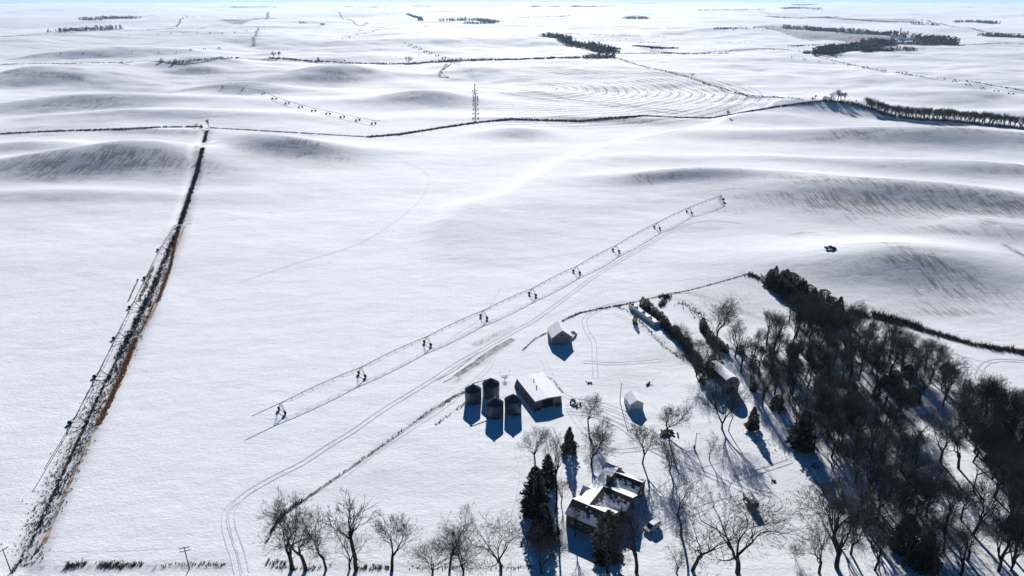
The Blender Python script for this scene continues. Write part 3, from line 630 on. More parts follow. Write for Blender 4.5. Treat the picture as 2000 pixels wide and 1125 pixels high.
# front row along the road, left to right (base row just inside or under the picture edge)
FR=[(GNARL[0],570,1112,992,'gnarled wide-crowned bare tree, leftmost of the front row',1.1,.3),(GNARL[1],598,1113,995,'twin of the leftmost front row tree, its trunk straight and forked high',1.0,2.1),
 (GNARL[3],637,1112,998,'bare front row tree with upright brushy crown, second clump from the left',.8,1.0),(GNARL[2],683,1112,1030,'lower bare tree leaning on the tall narrow one in the front row',.9,4.0),(SLIM[1],696,1113,990,'tall narrow bare tree with shaggy trunk, third clump of the front row',1.4,2.),
 (GNARL[1],765,1114,1016,'bare front row tree with two arching limbs opening like a fork',1.05,5.2),(GNARL[3],878,1114,1004,'tall bare front row tree with curved trunk and high crown, left of centre',.8,3.3),(OPEN[2],845,1118,1062,'low spreading bare tree at the left foot of the curved front row tree',1.3,0.),
 (OPEN[2],905,1118,1052,'low spreading bare tree at the right foot of the curved front row tree',1.2,2.),(GNARL[2],978,1114,1018,'broad bare front row tree with low horizontal limb, just left of the evergreen shadow',1.1,1.4),
 (OPEN[0],1057,1120,1050,'bare tree standing in the long evergreen shadow at the front',1.0,0.),(GNARL[0],1322,1120,1070,'small crooked bare tree at the front between the van and the big forked tree',1.0,3.),
 (GNARL[3],1352,1114,1000,'big bare tree with trunk forking low, front row right of the white van',1.15,2.4),(GNARL[1],1243,1118,985,'slender bare tree with long clear trunk in front of the house',.85,.6),
 (GNARL[2],1440,1118,972,'huge bare tree with two diverging trunks near the wagon',1.15,.9),(GNARL[0],1600,1120,1020,'crooked bare tree left of the dense grove at the front',.9,1.9),
 (SLIM[0],1330,1045,945,'upright bare tree with feathery crown right of the van',1.5,.0)]
for v,bx,by,ty,lab,wd,ro in FR: tree_at(v,bx,by,ty,lab,wide=wd,rot=ro)
YT=[(OPEN[1],1149,833,776,'neat round-crowned bare tree right of the shop door',1.0),(OPEN[0],1155,908,833,'wide spreading bare tree behind the farmhouse',1.05),(OPEN[1],1045,905,835,'small bare tree left of the lone spruce',.9),
 (OPEN[1],1255,905,832,'bare tree with V-shaped crown just behind the house roof',.9),(OPEN[0],1302,845,788,'bare tree growing over a scrap heap in the yard',1.1),(OPEN[0],1308,920,858,'round bare tree right of the house, base in open snow',1.0),
 (SLIM[0],1385,898,858,'little lollipop-shaped bare tree beside the yard light pole',1.4),(SLIM[1],1087,1000,852,'thin pale birch-like tree left of the spruce group',.7),(OPEN[0],1410,838,760,'bare tree with long shadow below the round-roof barn',.95),(SLIM[0],1423,842,775,'thin bare tree right beside the one below the round-roof barn',.9),
 (OPEN[1],1096,985,938,'small bare tree at the left corner of the house',.9),(SLIM[1],1124,1048,1000,'small bare tree in the house shadow',1.2),(OPEN[0],1400,660,590,'spreading bare tree at the tip of the left grove arm',1.1),
 (OPEN[2],1360,735,680,'bare thicket tree beside the dark bush near the round-roof barn',1.1),(BUSH[0],1552,1088,1062,'lone twiggy shrub in open snow left of the grove',1.0)]
for v,bx,by,ty,lab,wd in YT: tree_at(v,bx,by,ty,lab,wide=wd)
con_at(SPR[0],1111,884,834,'lone conical spruce between two bare trees behind the house')
con_at(SPR[1],1069,950,888,'spruce with open shaggy top, rearmost of the group left of the house')
con_at(SPR[2],1044,1000,912,'broad dark spruce at the left edge of the group beside the house',wide=.85)
con_at(SPR[0],1052,1012,945,'spruce half hidden in the middle of the group beside the house',wide=.85)
con_at(SPR[2],1062,1052,984,'bushy spruce nearest the road, front of the group beside the house',wide=1.0)
con_at(CED[1],1184,1085,998,'tall dark vine-choked evergreen in front of the garage wing',name='cedar_tree',wide=1.0)
tree_at(GNARL[1],1186,1118,1020,'old bare tree whose trunk rises below the vine-choked evergreen',wide=1.0)
con_at(CED[0],1381,748,705,'round dark cedar at the back corner of the round-roof barn',name='cedar_tree')
con_at(CED[2],1395,722,685,'dark cedar just behind the round-roof barn',name='cedar_tree')
con_at(SPR[1],1468,838,795,'small spruce on the left rim of the grove',wide=1.1)
con_at(SPR[2],1562,872,800,'large dark spruce inside the grove facing the yard',wide=1.0)
con_at(SPR[0],1762,1075,1005,'dark spruce deep in the lower right of the grove',wide=1.2)
con_at(SPR[1],1800,1110,1040,'dark spruce at the bottom edge of the grove',wide=1.2)
con_at(CED[1],1240,632,614,'small dark bush grown against the long low shed',name='cedar_tree')
# windbreak and cedar rows
def row(pts,step,fn,jit=0.5):
    P=[G(*q) for q in pts]; acc=0; k=0
    for a,b in zip(P[:-1],P[1:]):
        L=(b-a).length; t=acc
        while t<L:
            q=a.lerp(b,t/L); x=q.x+random.uniform(-jit,jit); y=q.y+random.uniform(-jit,jit)
            fn(Vector((x,y,Hs(x,y))),k); k+=1; t+=step*(0.8+0.4*random.random())
        acc=t-L
for line,off in (([(1515,548),(1560,575),(1605,600),(1645,622)],0),([(1503,556),(1545,590),(1590,615),(1635,640)],1)):
    row(line,3.0,lambda p,k:putc(random.choice(SPR+CED[:1]),p,random.uniform(7.0,9.2),'dark evergreen in the double windbreak row above the grove',group='windbreak evergreens',wide=1.25))
row([(1255,598),(1275,612),(1300,640),(1322,662)],2.4,lambda p,k:putc(random.choice(CED),p,random.uniform(3.8,5.4),'dark cedar in the row beside the long low shed',group='cedars beside the long shed',name='cedar_tree',wide=1.05))
row([(1318,655),(1340,682),(1362,712),(1372,730)],2.8,lambda p,k:putc(random.choice(CED),p,random.uniform(3.0,5.0),'dark cedar in the brushy strip between the cedar row and round-roof barn',group='strip cedars',name='cedar_tree'))
row([(1325,665),(1350,690),(1390,690),(1400,700)],3.4,lambda p,k:put(random.choice(BUSH+OPEN[2:]),p,random.uniform(5.0,7.5),'brushy bare tree in the strip leading to the round-roof barn',group='brushy strip trees',wide=1.1))
row([(1370,640),(1385,662),(1405,682),(1425,690)],2.6,lambda p,k:putc(random.choice(CED),p,random.uniform(3.5,5.5),'dark cedar at the left tip of the grove',group='cedars at the grove tip',name='cedar_tree',wide=1.1))
# the grove
def poly_w(pts): return [G(*q).xy for q in pts]
def inside(x,y,P):
    c=False
    for (x0,y0),(x1,y1) in zip(P,P[1:]+P[:1]):
        if (y0>y)!=(y1>y) and x<(x1-x0)*(y-y0)/(y1-y0+1e-9)+x0: c=not c
    return c
def scatter(pts,n,dmin,fn,seed,lim=4000):
    rg=random.Random(seed); P=[tuple(q) for q in poly_w(pts)]; xs=[p[0] for p in P]; ys=[p[1] for p in P]; out=[]
    for _ in range(lim):
        if len(out)>=n: break
        x=rg.uniform(min(xs),max(xs)); y=rg.uniform(min(ys),max(ys))
        if inside(x,y,P) and all((x-a)**2+(y-b)**2>dmin*dmin for a,b in out): out.append((x,y))
    for x,y in out: fn(Vector((x,y,Hs(x,y))))
    return len(out)
LG='bare leafless tree crowded inside the large grove'
GG='bare trees of the large grove'
ng=0
ng+=scatter([(1425,690),(1500,668),(1560,655),(1650,650),(1720,680),(1840,740),(1860,790),(1740,850),(1640,850),(1560,850),(1480,800),(1450,740)],88,4.0,lambda p:put(random.choice(BARE),p,random.uniform(11.5,16),LG,group=GG),1)
ng+=scatter([(1560,850),(1740,850),(1800,900),(1760,1000),(1690,980),(1620,930)],22,5.0,lambda p:put(random.choice(BARE),p,random.uniform(11,16),LG,group=GG),2)
ng+=scatter([(1860,790),(1930,815),(2020,850),(2040,1125),(1960,1125),(1960,1000),(1890,890)],40,4.0,lambda p:put(random.choice(BARE+OPEN[:1]),p,random.uniform(12,17),LG,group=GG),3)
ng+=scatter([(1620,1050),(1780,990),(1900,1010),(1990,1130),(1630,1130)],22,5.2,lambda p:put(random.choice(BARE+GNARL[:2]),p,random.uniform(12,17),LG,group=GG),4)
ng+=scatter([(1900,850),(1960,850),(2010,900),(2010,960),(1930,900)],8,4.0,lambda p:putc(random.choice(CED),p,random.uniform(5,8),'dark cedar under the trees at the right edge of the grove',group='cedars at the right edge',name='cedar_tree',wide=1.2),5)
scatter([(1440,690),(1650,660),(1830,760),(1700,830),(1560,840),(1470,780)],26,5,lambda p:putc(random.choice(CED),p,random.uniform(3,5.5),'low dark cedar growing under the grove trees',group='understorey cedars',name='cedar_tree',wide=1.2),6)
scatter([(1440,690),(1650,660),(1850,770),(1760,880),(1900,960),(1700,1100),(1620,1000),(1560,850),(1470,780)],40,4,lambda p:put(random.choice(BUSH),p,random.uniform(3,6),'leafless undergrowth shrub beneath the grove trees',cat='shrub',group='grove undergrowth shrubs',name='shrub',wide=1.1),7)
scatter([(1540,605),(1650,635),(1700,660),(1600,665),(1540,650)],22,3.2,lambda p:put(random.choice(BARE),p,random.uniform(9,13),'bare tree packed between the windbreak and the grove',group='bare trees below the windbreak',wide=.9),8)
scatter([(1700,650),(1800,672),(1860,700),(1850,730),(1720,690)],14,4.2,lambda p:put(random.choice(BUSH+OPEN[2:]),p,random.uniform(4,8),'small bare tree on the upper right rim of the grove',group='rim trees above the grove'),9)
scatter([(1895,800),(1940,780),(2010,780),(2010,830),(1930,830)],14,3.6,lambda p:put(random.choice(BUSH+OPEN),p,random.uniform(5,9),'twiggy bare tree near the tyre loop at the right edge',group='trees near the tyre loop'),10)
BIG=[(GNARL[3],1787,880,800,'big bare tree leaning right in the grove clearing',(.0,.42)),(GNARL[1],1838,905,815,'stout forked bare tree at the right of the grove clearing',(0,.1)),(GNARL[0],1872,915,820,'thick-trunked bare tree beside the stout forked one',(0,.15)),
 (BARE[2],1696,970,850,'bare tree with wide fan of limbs, left rim of the clearing',(0,-.05)),(BARE[4],1790,1000,905,'bare tree whose limbs spread like a vase in the grove clearing',(0,.1)),(BARE[0],1672,1010,900,'slim bare tree on the left rim of the lower grove',(0,0)),(SLIM[0],1900,960,880,'thin straight bare tree by the dark right edge',(0,.1)),
 (GNARL[2],1635,1110,950,'bare tree leaning left above the lower grove edge',(0,-.2)),(BARE[5],1660,745,620,'tall bare tree standing high in the middle of the grove',(0,0))]
for v,bx,by,ty,lab,ti in BIG: tree_at(v,bx,by,ty,lab,tilt=ti)
# tree row on the right hill and other middle-distance trees
def putfar(p,h,label,group=None,wide=1.0,cat='tree'):
    me=random.choice(FAR); o=bpy.data.objects.new('bare_tree',me); col.objects.link(o); o.location=p; s=h/15.
    o.scale=(s*wide,s*wide,s); o.rotation_euler=(0,0,random.random()*6.28); tag(o,label,cat,group); return o
row([(1690,211),(1730,224),(1790,233),(1860,236),(1940,244),(2010,251)],3.3,lambda p,k:putfar(p,random.uniform(11,15),'bare tree in the long row along the right hilltop',group='tree row on the right hill',wide=1.3),1.5)
row([(1700,213),(1760,229),(1800,233),(1900,239),(2010,251)],5,lambda p,k:putfar(p,random.uniform(10,13),'bare tree in the long row along the right hilltop',group='tree row on the right hill',wide=1.0),1.5)
for px,py,h,lab in [(1636,197,14,'tallest bare tree of the hilltop clump'),(1650,198,11,'bare tree right of the hilltop clump'),(1628,197,11,'bare tree at the left of the hilltop clump'),(1642,197,10,'smaller bare tree in the middle of the hilltop clump'),
  (1592,195,6,'tiny bare tree where the fence rows meet'),(408,249,9,'round bare tree at the top of the left ditch'),(384,249,4.5,'tiny bare tree left of the ditch head'),(1420,229,8,'small bare tree on the winding shaded bank'),(1671,203,5,'small lone tree right of the hilltop clump'),
  (798,126,18,'bare tree on the far roadside'),(535,113,14,'left bare tree of the far roadside pair'),(545,113,15,'right bare tree of the far roadside pair'),(622,119,9,'small roadside tree on the far left road'),(1352,150,7,'tiny tree on the far diagonal fence'),(674,124,9,'small tree on the far road before the bend')]:
    putfar(G(px,py),h,lab)
con_at(CED[0],394,250,243,'tiny dark cedar beside the ditch head',name='cedar_tree')
for px,py in [(1615,198),(1622,198),(1610,197)]:
    putc(random.choice(CED),G(px,py),6,'low dark cedar at the left end of the hilltop clump',group='hilltop cedars',name='cedar_tree',wide=1.5)
for px,py,lab in [(316,121,'dark round bush beside the far left road'),(622,118,'dark round bush on the far road left of the roadside pair'),(343,122,'small dark bush right of the round roadside bush')]:
    putc(CED[2],G(px,py),7,lab,name='cedar_tree',wide=1.3)
# far belts and woods, masses seen from kilometres away
def wood(name,pts,width,h,dens,label,seed,m='needle'):
    rg=np.random.RandomState(seed); P=[G(*q) for q in pts]; C=[]
    for a,b in zip(P[:-1],P[1:]):
        L=(b-a).length; n=max(3,int(L*dens*2.4)); t=rg.rand(n); nx,ny=-(b.y-a.y)/L,(b.x-a.x)/L; o=(rg.rand(n)-.5)*width
        C.append(np.stack([a.x+(b.x-a.x)*t+nx*o,a.y+(b.y-a.y)*t+ny*o,h*(0.6+0.7*rg.rand(n))],1))
    C=np.concatenate(C); n=len(C); z=H(C[:,0],C[:,1]); K=16
    V=np.zeros((n,K,3,3))
    for k in range(K):
        a=rg.rand(n)*6.283; zz=rg.rand(n); rr=C[:,2]*0.30*(1.1-zz)*(.4+.6*rg.rand(n)); s=C[:,2]*0.26
        cx=C[:,0]+np.cos(a)*rr; cy=C[:,1]+np.sin(a)*rr; cz=z+C[:,2]*(0.05+0.85*zz)
        for q in range(3):
            V[:,k,q]=np.stack([cx+rg.randn(n)*s*.5,cy+rg.randn(n)*s*.5,cz+rg.randn(n)*s*.45],1)
    me=arr_mesh(name,V.reshape(-1,3),np.arange(n*K*3).reshape(-1,3),3); o=link(name,me,m); tag(o,label,'wood',kind='stuff'); return o
WOODS=[([(110,64),(160,60),(240,57)],70,13,.22,'dark shelterbelt on the far left plain, nearer one'),([(165,40),(210,37),(262,35)],110,16,.16,'dark shelterbelt behind the nearer far-left one'),
 ([(1062,70),(1085,74),(1105,84),(1140,92),(1165,96),(1192,104)],50,12,.5,'dark evergreen belt running down the far central hill'),([(1140,114),(1170,113),(1200,112)],22,10,.4,'roadside trees below the evergreen belt'),
 ([(858,41),(900,40),(935,40),(968,45)],60,14,.2,'dark shelterbelt on the far plain left of centre'),([(905,46),(966,46)],24,10,.25,'thin front arm of that far shelterbelt'),([(796,27),(808,33),(822,41)],30,10,.2,'short dark hedge climbing the far plain'),
 ([(1220,37),(1262,37)],90,16,.3,'small dark oval wood on the far plain'),([(1530,55),(1580,58),(1640,63),(1700,66),(1745,70)],45,15,.3,'long evergreen belt behind the elevator fields'),
 ([(1606,108),(1640,100),(1690,92),(1742,88)],50,16,.6,'woodland left of the grain elevator'),([(1690,103),(1740,99),(1790,99)],22,8,.5,'low wood strip in front of the elevator'),([(1754,87),(1800,87),(1868,88)],30,9,.6,'dark trees in front of the grain elevator'),
 ([(1800,82),(1840,86),(1868,88)],60,20,.5,'tall trees right of the grain elevator'),([(1750,72),(1800,76)],50,16,.3,'trees behind the grain elevator'),
 ([(1530,18),(1560,16),(1605,19)],130,20,.12,'broad hazy wood near the horizon right of centre'),([(1550,10),(1590,9)],150,22,.1,'hazy wood just behind the broad one'),
 ([(1040,14),(1090,13)],120,18,.1,'pale hazy wood left of the central horizon'),([(1120,14),(1160,13),(1200,12)],120,20,.12,'pale hazy wood at the central horizon'),([(450,14),(540,14)],100,16,.1,'thin blue belt near the left horizon'),([(672,14),(735,14)],100,16,.08,'thin blue belt right of the left horizon one'),
 ([(805,12),(840,12)],90,14,.08,'thin blue belt near the horizon left of centre'),([(1865,44),(1900,44),(1945,47)],50,14,.14,'loose bare wood on the far right'),([(1778,47),(1835,50)],40,12,.14,'dark farm trees left of the loose bare wood'),
 ([(1920,70),(1960,73),(2005,75)],50,13,.25,'dark belt at the right edge of the far plain'),([(1000,36),(1060,34),(1115,31)],25,10,.06,'sparse bare row on the far central plain'),([(1360,21),(1420,20),(1490,20)],60,14,.08,'farm trees on the far plain right of centre'),
 ([(1820,2),(1890,2)],300,26,.05,'pale wood at the right horizon'),([(1240,7),(1275,7)],160,20,.08,'pale wood right of the central horizon'),([(925,12),(1000,11)],120,16,.07,'faint belt near the central horizon'),
 ([(1180,6),(1300,6)],200,20,.03,'very faint belt on the horizon'),([(1570,104),(1595,105)],20,8,.25,'low farmstead trees left of the elevator wood'),([(585,46),(600,46)],30,10,.2,'small dark clump right of the thin far-left road'),([(625,49),(638,49)],30,9,.2,'dark round clump on the far left plain')]
for i,(pts,wd,h,dn,lab) in enumerate(WOODS): wood('distant_wood',pts,wd,h,dn,lab,200+i)

# ------------------------------------------------------------------ buildings
def frame_from(p0,p1,p2):
    """ground corners front-left, front-right, back-left -> origin, rotation, width, length"""
    a=G(*p0);b=G(*p1);c=G(*p2); ax=(b-a); ax.z=0; wd=ax.length; rot=math.atan2(ax.y,ax.x); ay=(c-a); ay.z=0
    ln=abs(-math.sin(rot)*ay.x+math.cos(rot)*ay.y)
    return a,rot,wd,ln
def gable(o,x0,x1,y0,y1,ez,rz,wall,roofm_l,roofm_r,over=0.25,th=0.14,corr=False):
    """ridge runs along local y"""
    xm=(x0+x1)/2
    b=MB(); b.prism([(x0,-.4),(x1,-.4),(x1,ez),(xm,rz),(x0,ez)],y0,y1); b.build('wall',wall,o)
    s=(rz-ez)/(xm-x0)
    for sgn,mm in ((-1,roofm_l),(1,roofm_r)):
        xe=(x0-over) if sgn<0 else (x1+over); ze=ez-over*s+th; zr=rz+th
        q=[(xe,y0-over,ze),(xm,y0-over,zr),(xm,y1+over,zr),(xe,y1+over,ze)]
        if sgn<0: q=[q[0],q[1],q[2],q[3]]
        else: q=[q[1],q[0],q[3],q[2]]
        r=MB(); r.slab(q,th*0.85); r.build('roof',mm,o)
# weathered barn
a,rot,wd,ln=frame_from((1077.6,673.5),(1117.2,670.6),(1061,655))
o=thing('old_barn','weathered grey wooden barn with snowy gable roof alone in the upper yard','barn',a,rot)
gable(o,0,wd,0,ln,3.1,6.3,'oldwood','snow','snow')
b=MB()
for k in range(9): b.box(.05,wd-.05,-.02,-.035+.001*k,.35*k+.3,.35*k+.33)
b.build('board_seams','black',o)
b=MB(); b.box(wd*.28,wd*.58,-.10,-.04,0,2.5); b.build('barn_door','shopwall',o)
b=MB(); b.box(wd*.44,wd*.52,-.09,-.03,3.6,4.4); b.build('loft_hatch','black',o)
b=MB(); b.box(-.09,-.03,ln*.35,ln*.5,0.9,1.7); b.build('window','black',o)
# machine shop: flared dark sides, low snowy roof
a,rot,wd,ln=frame_from((1040,801),(1098,788),(996,757))
o=thing('machine_shed','low wide machine shed with dark flared sides and snow-covered roof','shed',a,rot)
fl=1.15; hw=3.3
b=MB(); b.prism([(0,-.4),(wd,-.4),(wd-.45,hw-.1),(fl,hw)],0,ln); b.build('wall','shopwall',o)
b=MB(); b.slab([(-.05,-.1,.15),(fl-.03,-.1,hw+.05),(fl-.03,ln+.1,hw+.05),(-.05,ln+.1,.15)],.08); b.build('side_roof','darkmetal',o)
b=MB(); b.slab([(fl-.35,-.3,hw+.10),(wd*.5,-.3,hw+.55),(wd*.5,ln+.3,hw+.55),(fl-.35,ln+.3,hw+.10)],.16); b.slab([(wd*.5,-.3,hw+.55),(wd+.1,-.3,hw+.12),(wd+.1,ln+.3,hw+.12),(wd*.5,ln+.3,hw+.55)],.16); b.build('roof','snow',o)
b=MB(); b.box(wd*.33,wd*.68,-.12,-.03,0,2.9); b.build('shed_door','black',o)
b=MB(); b.box(wd*.30,wd*.70,-.16,-.13,2.92,3.02); b.build('door_rail','darkmetal',o)
for x_,y_ in ((wd*.42,ln*.45),(wd*.50,ln*.72)):
    b=MB(); b.tube((x_,y_,hw+.3),(x_,y_,hw+1.1),.16,.16,10); b.tube((x_,y_,hw+1.1),(x_,y_,hw+1.25),.26,.05,10); b.build('roof_vent','darkmetal',o)
# junk leaning at the front of the machine shed
for fx,lab,k_ in ((.13,'scrap boards leaning on the shed front left of its door',5),(.86,'dark barrels and boards by the right front corner of the shed',7)):
    q=a+Vector((math.cos(rot)*wd*fx,math.sin(rot)*wd*fx,0))+Vector((math.sin(rot),-math.cos(rot),0))*.35
    t=thing('scrap_stack',lab,'scrap',q,rot)
    b=MB()
    for k in range(k_):
        x_=random.uniform(-1,1); b.box(x_-.06,x_+.06,-.1,-.02,0,random.uniform(.9,1.6))
    b.build('boards','oldwood',t)
    b=MB()
    for k in range(3): b.tube((-.9+k*.8,-.6,0),(-.9+k*.8,-.6,.85),.29,.29,12)
    b.build('barrels','black',t)
# small white shed
a,rot,wd,ln=frame_from((1230,803),(1256,800),(1212,786))
o=thing('white_shed','small white wooden garage with snowy gable roof in the middle yard','garage',a,rot)
gable(o,0,wd,0,ln,2.7,4.1,'white','snow','snow')
b=MB(); b.box(wd*.14,wd*.86,-.05,-.02,0,2.2); b.build('garage_door','white',o)
b=MB(); 
for z_ in (.7,1.4,2.2): b.box(wd*.14,wd*.86,-.07,-.055,z_,z_+.04)
b.box(wd*.86,wd*.88,-.07,-.03,0,2.2); b.box(wd*.12,wd*.14,-.07,-.03,0,2.2); b.build('door_trim','darkmetal',o)
b=MB(); b.box(-.05,-.02,ln*.4,ln*.55,1.2,2.0); b.build('window','glass',o)
# round-roof barn
a,rot,wd,ln=frame_from((1398,773),(1428,768),(1366,741))
wd=7.6
a=a+Vector((0,0,0))
o=thing('round_roof_barn','round-roofed barn with snowy arched roof and pale lean-to beside the grove','barn',a,rot)
x0=2.4
prof=[(x0,-.4),(wd+x0-1,-.4),(wd+x0-1,2.6)]; arc=[]
W2=(wd-1)/2; cxr=x0+W2
for k in range(13):
    t=math.pi*k/12; xx=cxr+W2*math.cos(t)*1.0; zz=2.6+4.3*math.sin(t)**0.85
    arc.append((xx,zz))
b=MB(); b.prism(prof[:2]+arc,0,ln); b.build('wall','oldwood',o)
b=MB(); bk=MB()
for k in range(12):
    (xa,za),(xb,zb)=arc[k],arc[k+1]
    sx=1.035
    A=(cxr+(xa-cxr)*sx,za+.12);B=(cxr+(xb-cxr)*sx,zb+.12)
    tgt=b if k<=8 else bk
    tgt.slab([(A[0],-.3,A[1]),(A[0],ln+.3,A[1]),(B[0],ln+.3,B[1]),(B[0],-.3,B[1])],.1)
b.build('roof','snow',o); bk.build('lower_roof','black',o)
b=MB(); b.prism([(0,-.4),(x0-.02,-.4),(x0-.02,2.9),(0,2.1)],0.3,ln-.3); lt=b.build('lean_to','white',o)
b=MB(); b.slab([(-.2,.1,2.14),(x0-.05,.1,3.02),(x0-.05,ln-.1,3.02),(-.2,ln-.1,2.14)],.1); b.build('lean_to_roof','snow',lt)
b=MB()
for k in range(4): b.box(-.04,-.01,ln*(.14+.22*k),ln*(.14+.22*k)+.9,.9,1.6)
b.build('window','glass',lt)
b=MB(); b.box(cxr-1.4,cxr+1.4,-.1,-.02,0,2.6); b.build('barn_door','darkmetal',o)
b=MB(); b.box(cxr-.6,cxr+.6,-.1,-.02,3.6,4.7); b.build('loft_hatch','black',o)
# long low open shed
a,rot,wd,ln=frame_from((1277,638),(1287,636),(1233,600))
o=thing('long_shed','long low roofless pale shed with cross walls beside the cedar row','shed',a,rot)
b=MB(); b.box(0,.2,0,ln,-.4,2.2); b.build('long_wall','white',o)
wdl=3.6
b=MB(); b.box(.2,wdl,0,.2,-.4,2.0); b.build('end_wall','white',o)
b=MB(); b.box(.2,wdl,.24,ln,.9,1.2); b.build('snow_floor','snow',o)
for f in (.28,.55,.82,.99):
    b=MB(); b.box(.22,2.6,ln*f-.08,ln*f+.08,1.0,2.05); b.build('cross_wall','oldwood',o)
# grain bins
def grain_bin(p,label,r=2.85,wh=4.7,top=6.5):
    o=thing('grain_bin',label,'grain bin',p,random.random()*6,'four steel grain bins beside the machine shed')
    b=MB(); prof=[]
    nz=22
    for k in range(nz+1):
        z=-.3+(wh+.3)*k/nz; prof+=[(r+(.035 if k%2 else 0),z)]
    b.lathe(prof,48); b.build('wall','galv',o,True)
    b=MB(); n=48; rb=r+.12
    vs=[]
    for ring,(rr,zz) in enumerate(((rb,wh-.05),(r*.55,wh+(top-wh)*.5),(.35,top))):
        for i in range(n):
            t=2*math.pi*i/n; vs.append((rr*math.cos(t),rr*math.sin(t),zz))
    for k in range(2):
        for i in range(n):
            j=(i+1)%n; b.f.append((k*n+i,k*n+j,(k+1)*n+j,(k+1)*n+i))
    b.v=vs; b.build('roof','binroof',o)
    b=MB()
    for i in range(24):
        t=2*math.pi*i/24; b.tube((rb*math.cos(t),rb*math.sin(t),wh+.0),(.35*math.cos(t),.35*math.sin(t),top+.04),.045,.03,4)
    b.build('roof_ribs','galv',o)
    b=MB(); b.tube((0,0,top-.1),(0,0,top+.22),.42,.42,14); b.tube((0,0,top+.22),(0,0,top+.36),.45,.1,14); b.build('cap','steel',o)
    b=MB(); b.box(r-.02,r+.1,-.4,.4,.6,1.7); b.build('hatch','steel',o)
    b=MB()
    for s in (-.22,.22): b.tube((r*.98*math.cos(2.2)+s*math.sin(2.2),r*.98*math.sin(2.2)-s*math.cos(2.2),0.3),((r+.14)*math.cos(2.2)+s*math.sin(2.2),(r+.14)*math.sin(2.2)-s*math.cos(2.2),wh),.035,.035,4)
    for k in range(13):
        z=.4+k*.34; b.tube(((r+.1)*math.cos(2.2)-.22*math.sin(2.2),(r+.1)*math.sin(2.2)+.22*math.cos(2.2),z),((r+.1)*math.cos(2.2)+.22*math.sin(2.2),(r+.1)*math.sin(2.2)-.22*math.cos(2.2),z),.025,.025,4)
    b.build('ladder','steel',o)
    return o
BINS=[(924.5,783,'leftmost steel grain bin of the four',1.0),(959,772,'rear right steel grain bin, taller one behind the others',1.04),(967,810,'front left steel grain bin nearest the camera with rust spot',1.0),(1002,803,'steel grain bin nearest the machine shed wall',1.0)]
bp=[]
for px,py,lab,s in BINS:
    p=G(px,py); bp.append(p); o=grain_bin(p,lab); o.scale=(s,s,s)
b=MB(); b.tube((bp[0].x,bp[0].y,bp[0].z+7.0),(bp[1].x,bp[1].y,bp[1].z+6.9),.13,.13,8); b.tube((bp[0].x,bp[0].y,bp[0].z+6.4),(bp[0].x,bp[0].y,bp[0].z+7.1),.2,.2,8)
o=b.build('auger_pipe','rust'); tag(o,'rusty transfer pipe linking the tops of the two rear bins','pipe')
# farmhouse
hp=G(1118,1018)
th=-33
# corner origin: choose ridge start of the main roof in the world, then local axes a (wings) and b (main ridge)
o=thing('farmhouse','sprawling dark-sided farmhouse with many snow-streaked gables among the yard trees','house',(20.6,145.2,Hs(20.6,145.2)),R(th))
DK=snowy('shingles_snow_low',(0.012,0.011,0.011),4.1,6.0,0.9); LW=snowy('shingles_mostly_snow',(0.035,0.03,0.028),5.6,12.0,0.7)
def gable_x(o,x0,x1,ym,half,ez,rz,mn,mf,over=.35,wall='brick'):
    """ridge along local x"""
    b=MB(); n=len(b.v)
    P=[(ym-half,-.4),(ym+half,-.4),(ym+half,ez),(ym,rz),(ym-half,ez)]
    b.v=[(x0,y,z) for y,z in P]+[(x1,y,z) for y,z in P]; b.f=[(4,3,2,1,0),(5,6,7,8,9)]+[(i,(i+1)%5,5+(i+1)%5,5+i) for i in range(5)]
    b.build('wall',wall,o)
    s=(rz-ez)/half
    for sg,mm in ((-1,mn),(1,mf)):
        ye=ym+sg*(half+over); ze=ez-over*s+.13; zr=rz+.13
        q=[(x0-over,ye,ze),(x1+over,ye,ze),(x1+over,ym,zr),(x0-over,ym,zr)]
        if sg>0: q=q[::-1]
        b=MB(); b.slab(q,.12); b.build('roof',mm,o)
# main range (ridge along local y)
gable(o,-3.9,3.9,-1,18.2,4.0,5.75,'brick',LW,DK,over=.35)
gable_x(o,-4.4,6.6,-.6,3.9,4.1,5.95,DK,LW)
gable_x(o,0.3,8.4,8.6,3.7,4.2,5.9,DK,LW)
gable_x(o,0.3,8.0,16.0,3.4,4.1,5.85,DK,LW)
gable_x(o,-4.6,-0.5,20.2,2.2,2.8,4.6,DK,LW)
gable_x(o,3.0,6.8,4.6,1.7,2.8,4.5,DK,LW)
gable_x(o,-5.4,-3.4,7.6,1.8,2.8,4.4,DK,LW)
b=MB(); b.slab([(3.8,10.4,2.9),(8.9,10.4,2.5),(8.9,13.0,2.5),(3.8,13.0,2.9)],.12); b.build('porch_roof','snow',o)
b=MB(); b.slab([(6.7,5.2,2.9),(10.2,5.4,2.6),(10.2,8.0,2.6),(6.7,7.8,2.9)],.12); b.build('porch_roof','snow',o)
b=MB()
for x_,y_ in ((8.8,10.5),(8.8,12.9),(10.1,5.6),(10.1,7.9)): b.box(x_-.08,x_+.08,y_-.08,y_+.08,-.3,2.5)
b.build('porch_posts','white',o)
b=MB(); b.box(-.45,.45,11.2,12.0,5.6,7.6); b.build('chimney','brick',o)
for x_ in (-3.0,-0.8,1.4,3.6):
    b=MB(); b.box(x_,x_+1.0,-4.56,-4.51,1.3,2.6); f_=b.build('window','white',o); b=MB(); b.box(x_+.1,x_+.9,-4.60,-4.57,1.4,2.5); b.build('pane','glass',f_)
b=MB(); b.box(6.61,6.65,-2.0,.8,0,2.4); b.build('garage_door','white',o)
